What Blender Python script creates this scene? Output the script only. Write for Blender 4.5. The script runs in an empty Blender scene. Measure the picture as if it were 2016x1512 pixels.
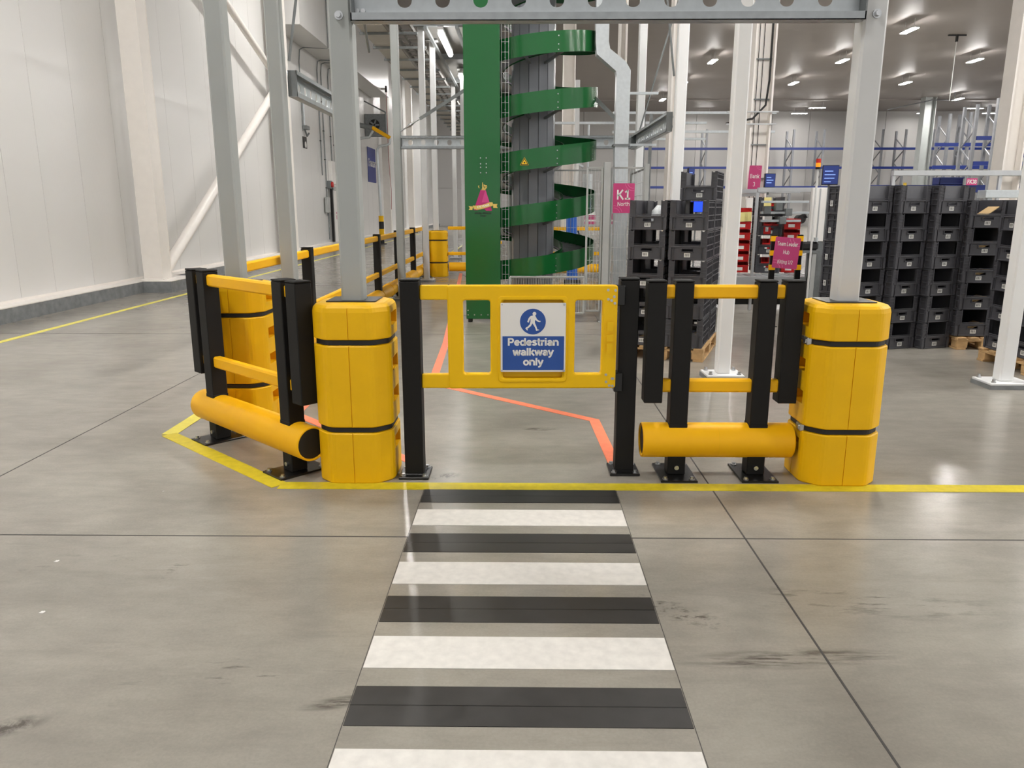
import bpy, math, random
from mathutils import Matrix, Vector
random.seed(7)
scene = bpy.context.scene
COL = scene.collection
R = math.radians

# ------------------------------------------------------------------ camera
cam = bpy.data.cameras.new('camera')
cam.sensor_fit = 'HORIZONTAL'
cam.sensor_width = 36.0
cam.lens = 1514.0 / 2016.0 * 36.0
cam.clip_end = 400
camo = bpy.data.objects.new('camera', cam)
camo.location = (0, 0, 1.5)
camo.rotation_euler = (R(90 - 12.95), 0, R(0.74))
COL.objects.link(camo)
scene.camera = camo

# ------------------------------------------------------------------ world and exposure
w = bpy.data.worlds.new('world')
scene.world = w
w.use_nodes = True
w.node_tree.nodes['Background'].inputs[0].default_value = (1.0, 0.985, 0.965, 1)
w.node_tree.nodes['Background'].inputs[1].default_value = 0.44
vs = scene.view_settings
vs.view_transform = 'Standard'
vs.look = 'None'
vs.gamma = 1.0
vs.use_curve_mapping = False
vs.exposure = 1.08
LAMP = 175.0        # emission of the hall's ceiling luminaires
TUBE = 14.0        # emission of the corridor tubes

# ------------------------------------------------------------------ materials
def srgb(r, g, b):
    def c(u):
        u /= 255.0
        return u / 12.92 if u <= 0.04045 else ((u + 0.055) / 1.055) ** 2.4
    return (c(r), c(g), c(b), 1)

MATS = {}
def mat(name, rgb, rough=0.5, metal=0.0, var=0.06, scale=6.0, bump=0.0, bscale=200.0, emit=0.0, spec=0.5, rvar=0.0):
    if name in MATS: return MATS[name]
    m = bpy.data.materials.new(name); m.use_nodes = True
    nt = m.node_tree; b = nt.nodes['Principled BSDF']
    col = srgb(*rgb)
    b.inputs['Roughness'].default_value = rough
    b.inputs['Metallic'].default_value = metal
    b.inputs['Specular IOR Level'].default_value = spec
    tc = nt.nodes.new('ShaderNodeTexCoord')
    if var > 0:
        n = nt.nodes.new('ShaderNodeTexNoise'); n.inputs['Scale'].default_value = scale
        n.inputs['Detail'].default_value = 5
        nt.links.new(tc.outputs['Object'], n.inputs['Vector'])
        r = nt.nodes.new('ShaderNodeValToRGB')
        r.color_ramp.elements[0].position = 0.3; r.color_ramp.elements[1].position = 0.7
        r.color_ramp.elements[0].color = tuple(c * (1 - var) for c in col[:3]) + (1,)
        r.color_ramp.elements[1].color = tuple(min(1, c * (1 + var)) for c in col[:3]) + (1,)
        nt.links.new(n.outputs['Fac'], r.inputs['Fac'])
        nt.links.new(r.outputs['Color'], b.inputs['Base Color'])
        if rvar > 0:
            mr = nt.nodes.new('ShaderNodeMapRange')
            mr.inputs['To Min'].default_value = max(0.03, rough - rvar); mr.inputs['To Max'].default_value = rough + rvar
            nt.links.new(n.outputs['Fac'], mr.inputs['Value']); nt.links.new(mr.outputs['Result'], b.inputs['Roughness'])
    else:
        b.inputs['Base Color'].default_value = col
    if bump > 0:
        n2 = nt.nodes.new('ShaderNodeTexNoise'); n2.inputs['Scale'].default_value = bscale; n2.inputs['Detail'].default_value = 3
        nt.links.new(tc.outputs['Object'], n2.inputs['Vector'])
        bp = nt.nodes.new('ShaderNodeBump'); bp.inputs['Strength'].default_value = bump; bp.inputs['Distance'].default_value = 0.002
        nt.links.new(n2.outputs['Fac'], bp.inputs['Height']); nt.links.new(bp.outputs['Normal'], b.inputs['Normal'])
    if emit > 0:
        b.inputs['Emission Color'].default_value = col
        b.inputs['Emission Strength'].default_value = emit
    MATS[name] = m
    return m

def floor_material():
    m = bpy.data.materials.new('polished_concrete'); m.use_nodes = True
    nt = m.node_tree; b = nt.nodes['Principled BSDF']
    tc = nt.nodes.new('ShaderNodeTexCoord')
    def noise(scale, detail, stretch=(1, 1, 1), rough=0.55, dist=0.0):
        mp = nt.nodes.new('ShaderNodeMapping'); mp.inputs['Scale'].default_value = stretch
        nt.links.new(tc.outputs['Object'], mp.inputs['Vector'])
        n = nt.nodes.new('ShaderNodeTexNoise'); n.inputs['Scale'].default_value = scale
        n.inputs['Detail'].default_value = detail; n.inputs['Roughness'].default_value = rough
        n.inputs['Distortion'].default_value = dist
        nt.links.new(mp.outputs['Vector'], n.inputs['Vector'])
        return n
    def ramp(n, p0, c0, p1, c1):
        r = nt.nodes.new('ShaderNodeValToRGB')
        r.color_ramp.elements[0].position = p0; r.color_ramp.elements[0].color = c0
        r.color_ramp.elements[1].position = p1; r.color_ramp.elements[1].color = c1
        nt.links.new(n.outputs['Fac'], r.inputs['Fac'])
        return r
    def mix(kind, fac, a, bb):
        x = nt.nodes.new('ShaderNodeMix'); x.data_type = 'RGBA'; x.blend_type = kind
        if isinstance(fac, float): x.inputs['Factor'].default_value = fac
        else: nt.links.new(fac, x.inputs['Factor'])
        nt.links.new(a, x.inputs['A'])
        if isinstance(bb, tuple): x.inputs['B'].default_value = bb
        else: nt.links.new(bb, x.inputs['B'])
        return x.outputs['Result']
    big = ramp(noise(0.8, 6, rough=0.55, dist=0.2), 0.30, srgb(139, 134, 125), 0.70, srgb(161, 156, 147))
    fine = ramp(noise(5, 10, (0.7, 1.5, 1), 0.68, 0.2), 0.28, (0.84, 0.84, 0.83, 1), 0.72, (1.07, 1.07, 1.06, 1))
    c = mix('MULTIPLY', 1.0, big.outputs['Color'], fine.outputs['Color'])
    grain = ramp(noise(90, 4, rough=0.7), 0.3, (0.93, 0.93, 0.93, 1), 0.7, (1.05, 1.05, 1.05, 1))
    c = mix('MULTIPLY', 1.0, c, grain.outputs['Color'])
    # dark scuffs: thresholded, stretched noise
    sc = ramp(noise(2.0, 12, (0.6, 4.5, 1), 0.8, 0.0), 0.52, (0, 0, 0, 1), 0.85, (0.5, 0.5, 0.5, 1))
    c = mix('MIX', sc.outputs['Color'], c, srgb(118, 112, 102))
    # skid marks and stains, each at its own spot on the slab
    for (sx, sy, rx, ry, ang, stretch, lo) in ((0.92, 2.36, 0.42, 0.07, 4, (1.2, 30, 1), 0.44), (-0.56, 2.10, 0.14, 0.035, 14, (1.5, 24, 1), 0.38), (-1.52, 1.97, 0.12, 0.05, 20, (5, 12, 1), 0.42),
                                               (0.13, 5.13, 0.14, 0.04, 0, (3, 30, 1), 0.42), (-0.44, 4.16, 0.11, 0.06, 30, (6, 8, 1), 0.42), (0.60, 2.66, 0.24, 0.08, -35, (6, 30, 1), 0.50),
                                               (-0.95, 2.25, 0.5, 0.10, 8, (1.5, 20, 1), 0.58), (1.35, 2.75, 0.55, 0.14, -6, (1.2, 14, 1), 0.52), (-1.7, 3.0, 0.6, 0.2, 0, (1.2, 10, 1), 0.60)):
        mp = nt.nodes.new('ShaderNodeMapping'); mp.vector_type = 'TEXTURE'
        mp.inputs['Location'].default_value = (sx, sy, 0); mp.inputs['Rotation'].default_value = (0, 0, R(ang)); mp.inputs['Scale'].default_value = (rx, ry, 1)
        nt.links.new(tc.outputs['Object'], mp.inputs['Vector'])
        gr = nt.nodes.new('ShaderNodeTexGradient'); gr.gradient_type = 'SPHERICAL'
        nt.links.new(mp.outputs['Vector'], gr.inputs['Vector'])
        nz = noise(1.0, 8, (stretch[0] * 3, stretch[1] * 1.2, 1), 0.7)
        st_ = ramp(nz, lo, (0, 0, 0, 1), lo + 0.16, (1, 1, 1, 1))
        ml = nt.nodes.new('ShaderNodeMath'); ml.operation = 'MULTIPLY'; ml.use_clamp = True
        st_.color_ramp.elements[1].color = (1.7, 1.7, 1.7, 1)
        nt.links.new(gr.outputs['Fac'], ml.inputs[0]); nt.links.new(st_.outputs['Color'], ml.inputs[1])
        c = mix('MIX', ml.outputs['Value'], c, srgb(82, 77, 70))
    nt.links.new(c, b.inputs['Base Color'])
    rr = ramp(noise(2.2, 8, (1, 1, 1), 0.65), 0.25, (0.17, 0.17, 0.17, 1), 0.75, (0.28, 0.28, 0.28, 1))
    nt.links.new(rr.outputs['Color'], b.inputs['Roughness'])
    bp = nt.nodes.new('ShaderNodeBump'); bp.inputs['Strength'].default_value = 0.06; bp.inputs['Distance'].default_value = 0.003
    nb = noise(14, 6, rough=0.6)
    nt.links.new(nb.outputs['Fac'], bp.inputs['Height']); nt.links.new(bp.outputs['Normal'], b.inputs['Normal'])
    b.inputs['Specular IOR Level'].default_value = 0.5
    return m

def panel_material(name, rgb, rough, axis, freq, strength):
    """coated steel panel with fine vertical micro-ribs (relief only)"""
    m = bpy.data.materials.new(name); m.use_nodes = True
    nt = m.node_tree; b = nt.nodes['Principled BSDF']
    b.inputs['Base Color'].default_value = srgb(*rgb); b.inputs['Roughness'].default_value = rough
    tc = nt.nodes.new('ShaderNodeTexCoord')
    wv = nt.nodes.new('ShaderNodeTexWave'); wv.wave_type = 'BANDS'; wv.bands_direction = axis
    wv.inputs['Scale'].default_value = freq
    nt.links.new(tc.outputs['Object'], wv.inputs['Vector'])
    bp = nt.nodes.new('ShaderNodeBump'); bp.inputs['Strength'].default_value = strength; bp.inputs['Distance'].default_value = 0.0015
    nt.links.new(wv.outputs['Fac'], bp.inputs['Height']); nt.links.new(bp.outputs['Normal'], b.inputs['Normal'])
    MATS[name] = m
    return m

M_FLOOR = floor_material()
M_WALL = panel_material('white_wall_panel', (222, 221, 219), 0.30, 'Y', 7.0, 0.12)
M_BACK = panel_material('grey_wall_panel', (176, 174, 172), 0.5, 'X', 3.0, 0.10)
M_CEIL = mat('ceiling_panel', (146, 140, 136), 0.5, spec=0.3, var=0.02, scale=1.0)
M_JOINT = mat('joint_filler', (62, 60, 57), 0.7)
M_CURB = mat('curb_concrete', (128, 131, 133), 0.8, var=0.18, scale=9, bump=0.3, bscale=60)
M_CREAM = mat('cream_steel_paint', (240, 235, 229), 0.42, var=0.02)
M_GREYC = mat('darkened_column_paint', (164, 168, 166), 0.42, var=0.04, scale=3)  # same column steel as the pale one, left side shade in the colour
M_LIGHTC = mat('pale_column_paint', (205, 206, 206), 0.42, var=0.03, scale=3)
M_WHITEC = mat('white_column_tone', (238, 239, 239), 0.42, var=0.02, scale=3)  # whitest of the column tones
M_YEL = mat('yellow_polyethylene', (242, 188, 6), 0.45, spec=0.3, var=0.035, scale=5, bump=0.18, bscale=320)
M_YEL2 = mat('yellow_gate_polymer', (244, 194, 8), 0.40, spec=0.3, var=0.03, scale=6, bump=0.10, bscale=300)
M_ORN = mat('amber_rail_polymer', (255, 190, 14), 0.45, spec=0.3, var=0.03, scale=7, bump=0.08, bscale=300)
M_BLK = mat('black_post_polymer', (24, 23, 22), 0.55, spec=0.25, var=0.10, scale=4, bump=0.12, bscale=260)
M_BLKM = mat('black_powder_steel', (18, 18, 18), 0.30, var=0.10, scale=8)
M_STRAP = mat('black_strap', (30, 28, 27), 0.55, var=0.08, scale=40)
M_ZINC = mat('zinc_bolt', (190, 192, 194), 0.30, metal=1.0, var=0.10, scale=30)
M_GALV = mat('galvanised_steel', (200, 206, 209), 0.36, metal=0.4, var=0.06, scale=22, rvar=0.08)
M_GALVF = mat('shaded_flange_steel', (158, 163, 166), 0.34, metal=0.45, var=0.10, scale=20)  # beam steel made darker, lip and underside shade in the colour
M_GALVD = mat('dull_galvanised_steel', (128, 132, 133), 0.48, metal=0.4, var=0.12, scale=10)
M_ALU = mat('aluminium_profile', (196, 198, 200), 0.35, metal=0.6, var=0.05)
M_GREEN = mat('green_enamel', (20, 90, 42), 0.16, var=0.03, scale=2)
M_DKGREY = mat('dark_grey_steel', (150, 153, 160), 0.26, var=0.06, scale=3)
M_BLACK = mat('black_rubber', (20, 19, 19), 0.6, var=0.0)
M_TAPEY = mat('yellow_floor_tape', (214, 196, 38), 0.42, var=0.10, scale=22)
M_TAPEYB = mat('bright_yellow_floor_tape', (236, 224, 92), 0.42, var=0.08, scale=16)
M_TAPEO = mat('orange_floor_tape', (252, 138, 102), 0.45, var=0.08, scale=18)
M_STRW = mat('white_crossing_tape', (212, 209, 203), 0.5, var=0.08, scale=26)
M_STRK = mat('black_crossing_tape', (46, 45, 44), 0.42, var=0.22, scale=14, rvar=0.08)
M_SIGNW = mat('white_sign', (236, 234, 230), 0.35, var=0.01)
M_BLUE = mat('sign_blue', (36, 80, 158), 0.4, var=0.02)
M_PINK = mat('magenta_sign', (196, 66, 122), 0.45, var=0.03)
M_PINKL = mat('magenta_light', (226, 116, 164), 0.45, var=0.0)
M_MAG = mat('emblem_magenta', (170, 36, 104), 0.35, var=0.03)
M_MAGL = mat('emblem_magenta_light', (196, 66, 130), 0.35, var=0.03)
M_GOLD = mat('emblem_gold', (214, 186, 96), 0.35, var=0.10, scale=30)
M_CRATE = mat('anthracite_crate', (76, 76, 81), 0.48, var=0.06, scale=12)
M_CRATEI = mat('crate_rim', (70, 70, 74), 0.5, var=0.05)
M_LABEL = mat('paper_label', (236, 236, 232), 0.5, var=0.02)
M_INK = mat('printed_ink', (24, 24, 24), 0.6, var=0.0)
M_WOOD = mat('pallet_wood', (196, 160, 112), 0.75, var=0.22, scale=9, bump=0.3, bscale=50)
M_CARD = mat('brown_cardboard', (202, 172, 126), 0.8, var=0.06)
M_RED = mat('red_bin_plastic', (200, 30, 28), 0.4, var=0.05)
M_BAG = mat('clear_polybag', (206, 210, 212), 0.25, var=0.2, scale=30, bump=0.6, bscale=40)
M_RACKB = mat('rack_beam_blue', (28, 48, 120), 0.45, var=0.03)
M_RACKG = mat('rack_upright_grey', (132, 134, 138), 0.45, metal=0.3, var=0.06)
M_SCRB = mat('monitor_case', (22, 28, 50), 0.3, var=0.0)
M_SCR = mat('monitor_screen', (24, 40, 96), 0.2, var=0.0, emit=0.35)
M_SCRL = mat('monitor_text', (120, 150, 220), 0.3, var=0.0, emit=0.5)
M_SCRBL = mat('blue_screen', (28, 60, 230), 0.2, var=0.0, emit=0.9)
M_STACKR = mat('beacon_red', (190, 30, 20), 0.25, var=0.0)
M_STACKO = mat('beacon_orange', (245, 140, 20), 0.25, var=0.0, emit=0.3)
M_LAMPB = mat('luminaire_body', (214, 214, 212), 0.4, var=0.0)
M_LAMP = mat('luminaire_diffuser', (255, 252, 248), 0.4, var=0.0, emit=LAMP)
M_LAMP2 = mat('sideways_luminaire_diffuser', (255, 252, 248), 0.4, var=0.0, emit=LAMP * 0.3)
M_TUBE = mat('tube_diffuser', (255, 252, 248), 0.4, var=0.0, emit=TUBE)
M_CABLE = mat('green_cable', (56, 150, 52), 0.4, var=0.08)
M_DARKDECK = mat('dark_deck_steel', (112, 110, 106), 0.55, var=0.1, scale=3)
M_BEIGE = mat('cable_tray_cover', (176, 172, 165), 0.45, var=0.03)
M_PAPER = mat('yellow_paper', (240, 226, 150), 0.7, var=0.03)
M_MESH = mat('mesh_wire', (206, 208, 208), 0.4, metal=0.4, var=0.0)
M_FENCE = mat('fence_post_grey', (176, 178, 176), 0.45, var=0.05)
M_BLUEM = mat('machine_blue', (34, 96, 190), 0.4, var=0.05)

# ------------------------------------------------------------------ mesh building
class MB:
    def __init__(self): self.v = []; self.f = []; self.s = []
    def add(self, vs_, fs, smooth=False, M=None):
        o = len(self.v)
        if M is not None: vs_ = [M @ Vector(p) for p in vs_]
        self.v += [tuple(p) for p in vs_]
        self.f += [tuple(i + o for i in q) for q in fs]
        self.s += [smooth] * len(fs)
        return self
    def box(self, x0, x1, y0, y1, z0, z1, bev=0.0, M=None):
        if bev <= 0:
            vs_ = [(x, y, z) for z in (z0, z1) for y in (y0, y1) for x in (x0, x1)]
            return self.add(vs_, [(0, 2, 3, 1), (4, 5, 7, 6), (0, 1, 5, 4), (2, 6, 7, 3), (0, 4, 6, 2), (1, 3, 7, 5)], False, M)
        X = (x0, x1); Y = (y0, y1); Z = (z0, z1); s = (1, -1)
        vs_ = []; idx = {}
        for i in (0, 1):
            for j in (0, 1):
                for k in (0, 1):
                    for ax in range(3):
                        p = [X[i], Y[j], Z[k]]
                        d = (s[i], s[j], s[k])
                        for a in range(3):
                            if a != ax: p[a] += d[a] * bev
                        idx[(i, j, k, ax)] = len(vs_); vs_.append(p)
        F = []
        for ax in range(3):
            o1, o2 = [a for a in range(3) if a != ax]
            for side in (0, 1):
                q = []
                for (a, b) in ((0, 0), (1, 0), (1, 1), (0, 1)):
                    t = [0, 0, 0]; t[ax] = side; t[o1] = a; t[o2] = b
                    q.append(idx[(t[0], t[1], t[2], ax)])
                F.append(q)
        for ax in range(3):          # edges parallel to ax
            o1, o2 = [a for a in range(3) if a != ax]
            for a in (0, 1):
                for b in (0, 1):
                    t0 = [0, 0, 0]; t0[o1] = a; t0[o2] = b; t1 = list(t0); t1[ax] = 1
                    F.append([idx[(*t0, o1)], idx[(*t1, o1)], idx[(*t1, o2)], idx[(*t0, o2)]])
        for i in (0, 1):
            for j in (0, 1):
                for k in (0, 1):
                    F.append([idx[(i, j, k, a)] for a in range(3)])
        c = Vector(((x0 + x1) / 2, (y0 + y1) / 2, (z0 + z1) / 2))
        G = []
        for q in F:
            p = [Vector(vs_[i]) for i in q]
            n = (p[1] - p[0]).cross(p[2] - p[0])
            m = sum(p, Vector()) / len(p)
            G.append(tuple(q) if n.dot(m - c) >= 0 else tuple(reversed(q)))
        return self.add(vs_, G, False, M)
    def cyl(self, p0, p1, r, n=12, r2=None, cap=True, smooth=True, M=None):
        p0 = Vector(p0); p1 = Vector(p1); d = (p1 - p0).normalized()
        u = d.orthogonal().normalized(); w_ = d.cross(u)
        r2 = r if r2 is None else r2
        vs_ = []
        for (p, rr) in ((p0, r), (p1, r2)):
            for i in range(n):
                a = 2 * math.pi * i / n
                vs_.append(p + (u * math.cos(a) + w_ * math.sin(a)) * rr)
        self.add(vs_, [(i, (i + 1) % n, n + (i + 1) % n, n + i) for i in range(n)], smooth, M)
        if cap:
            self.add(vs_[:n], [tuple(reversed(range(n)))], False, M)
            self.add(vs_[n:], [tuple(range(n))], False, M)
        return self
    def tube(self, pts, r, n=8, cap=True, M=None, closed=False):
        P = [Vector(p) for p in pts]; m = len(P); vs_ = []
        pu = None
        for i in range(m):
            a = P[(i - 1) % m] if (closed or i > 0) else P[i]
            b = P[(i + 1) % m] if (closed or i < m - 1) else P[i]
            d = (b - a).normalized()
            if pu is None: u = d.orthogonal().normalized()
            else:
                u = pu - d * pu.dot(d)
                u = u.normalized() if u.length > 1e-6 else d.orthogonal().normalized()
            pu = u; w_ = d.cross(u)
            for k in range(n):
                t = 2 * math.pi * k / n
                vs_.append(P[i] + (u * math.cos(t) + w_ * math.sin(t)) * r)
        F = []
        for i in range(m if closed else m - 1):
            j = (i + 1) % m
            for k in range(n):
                F.append((i * n + k, i * n + (k + 1) % n, j * n + (k + 1) % n, j * n + k))
        self.add(vs_, F, True, M)
        if cap and not closed:
            self.add(vs_[:n], [tuple(reversed(range(n)))], False, M)
            self.add(vs_[-n:], [tuple(range(n))], False, M)
        return self
    def bar(self, p0, p1, w_, h, up=(0, 0, 1), M=None, bev=0.0):
        """rectangular bar from p0 to p1, w_ across and h along up"""
        p0 = Vector(p0); p1 = Vector(p1); d = p1 - p0; L = d.length; d.normalize()
        up = Vector(up); s_ = d.cross(up)
        if s_.length < 1e-5: s_ = d.orthogonal()
        s_.normalize(); u = s_.cross(d)
        T = Matrix(((d.x, s_.x, u.x, p0.x), (d.y, s_.y, u.y, p0.y), (d.z, s_.z, u.z, p0.z), (0, 0, 0, 1)))
        if M is not None: T = M @ T
        return self.box(0, L, -w_ / 2, w_ / 2, -h / 2, h / 2, bev, T)
    def prism(self, poly, z0, z1, M=None):
        n = len(poly)
        vs_ = [(x, y, z0) for x, y in poly] + [(x, y, z1) for x, y in poly]
        a = sum(poly[i][0] * poly[(i + 1) % n][1] - poly[(i + 1) % n][0] * poly[i][1] for i in range(n))
        F = [tuple(reversed(range(n))), tuple(range(n, 2 * n))] + [(i, (i + 1) % n, n + (i + 1) % n, n + i) for i in range(n)]
        if a < 0: F = [tuple(reversed(q)) for q in F]
        return self.add(vs_, F, False, M)
    def mesh(self, name):
        me = bpy.data.meshes.new(name)
        me.from_pydata(self.v, [], self.f)
        me.polygons.foreach_set('use_smooth', self.s)
        me.update()
        return me
    def build(self, name, m, parent=None, world=False):
        """link as ONE mesh object; world=True: vertices were given in world coordinates"""
        if world and parent is not None:
            inv = MW[parent.name].inverted()
            self.v = [tuple(inv @ Vector(p)) for p in self.v]
        return obj(name, self.mesh(name), m, parent)

MW = {}
def obj(name, me, m, parent=None):
    o = bpy.data.objects.new(name, me)
    if me is not None and m is not None and not me.materials: me.materials.append(m)
    COL.objects.link(o)
    if parent is not None:
        o.parent = parent
        MW[o.name] = MW[parent.name].copy()
    else:
        MW[o.name] = Matrix()
    return o
def tag(o, label, cat=None, group=None, kind=None):
    if label: o['label'] = label
    if cat: o['category'] = cat
    if group: o['group'] = group
    if kind: o['kind'] = kind
    return o
def thing(name, label, cat, loc=(0, 0, 0), rz=0.0, group=None, kind=None):
    o = bpy.data.objects.new(name, None)
    o.empty_display_size = 0.1
    COL.objects.link(o)
    o.location = loc; o.rotation_euler = (0, 0, rz)
    MW[o.name] = Matrix.Translation(loc) @ Matrix.Rotation(rz, 4, 'Z')
    return tag(o, label, cat, group, kind)
def shift(o, loc):
    """a top-level mesh built in world coordinates gets its origin at loc"""
    o.data.transform(Matrix.Translation(-Vector(loc))); o.location = loc
    MW[o.name] = Matrix.Translation(loc)
    return o
def copy_tree(src, loc, rz, label=None, group=None):
    r = src.copy(); COL.objects.link(r); r.location = loc; r.rotation_euler = (0, 0, rz)
    MW[r.name] = Matrix.Translation(loc) @ Matrix.Rotation(rz, 4, 'Z')
    if label: r['label'] = label
    if group: r['group'] = group
    def kids(a, b):
        for ch in list(a.children):
            c = ch.copy(); COL.objects.link(c); c.parent = b
            MW[c.name] = MW[b.name].copy()
            kids(ch, c)
    kids(src, r)
    return r

def eval_mesh(o):
    dg = bpy.context.evaluated_depsgraph_get()
    dg.update()
    me = bpy.data.meshes.new_from_object(o.evaluated_get(dg))
    return me
FRONT = Matrix(((1, 0, 0, 0), (0, 0, -1, 0), (0, 1, 0, 0), (0, 0, 0, 1)))   # xy drawing -> xz plane facing -Y
def at(x, y, z, rz=0.0): return Matrix.Translation((x, y, z)) @ Matrix.Rotation(rz, 4, 'Z')
def plate_mesh(outlines, ht, bev=0.0, T=None, res=1):
    """flat drawing with holes, given as closed polylines, thickened to 2*ht (edges rounded by bev)"""
    cu = bpy.data.curves.new('drawing', 'CURVE'); cu.dimensions = '2D'; cu.fill_mode = 'BOTH'
    cu.extrude = max(0.0, ht - bev); cu.bevel_depth = bev; cu.bevel_resolution = res
    if bev > 0: cu.offset = -bev
    for pl in outlines:
        s_ = cu.splines.new('POLY'); s_.points.add(len(pl) - 1)
        for p, q in zip(s_.points, pl): p.co = (q[0], q[1], 0, 1)
        s_.use_cyclic_u = True
    o = bpy.data.objects.new('drawing', cu); COL.objects.link(o)
    me = eval_mesh(o)
    bpy.data.objects.remove(o); bpy.data.curves.remove(cu)
    me.materials.clear()
    if T is not None: me.transform(T)
    return me
def text_mesh(s_, size, bold=0.0, ht=0.0006, align='CENTER', T=None, xs=1.0, line=1.0):
    cu = bpy.data.curves.new('lettering', 'FONT'); cu.body = s_; cu.size = size
    cu.align_x = align; cu.align_y = 'CENTER'; cu.extrude = ht; cu.offset = bold; cu.space_line = line
    cu.resolution_u = 3
    o = bpy.data.objects.new('lettering', cu); COL.objects.link(o)
    me = eval_mesh(o)
    bpy.data.objects.remove(o); bpy.data.curves.remove(cu)
    me.materials.clear()
    if xs != 1.0: me.transform(Matrix.Diagonal((xs, 1, 1, 1)))
    if T is not None: me.transform(T)
    return me
def arc(cx, cy, rx, ry, a0, a1, n=14): return [(cx + rx * math.cos(R(a0 + (a1 - a0) * i / n)), cy + ry * math.sin(R(a0 + (a1 - a0) * i / n))) for i in range(n + 1)]
ST_S = [(.50, .57), (.42, .645), (.29, .66), (.16, .62), (.115, .54), (.17, .46), (.30, .40), (.43, .335), (.49, .24), (.43, .13), (.29, .09), (.15, .115), (.07, .185)]
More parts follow.
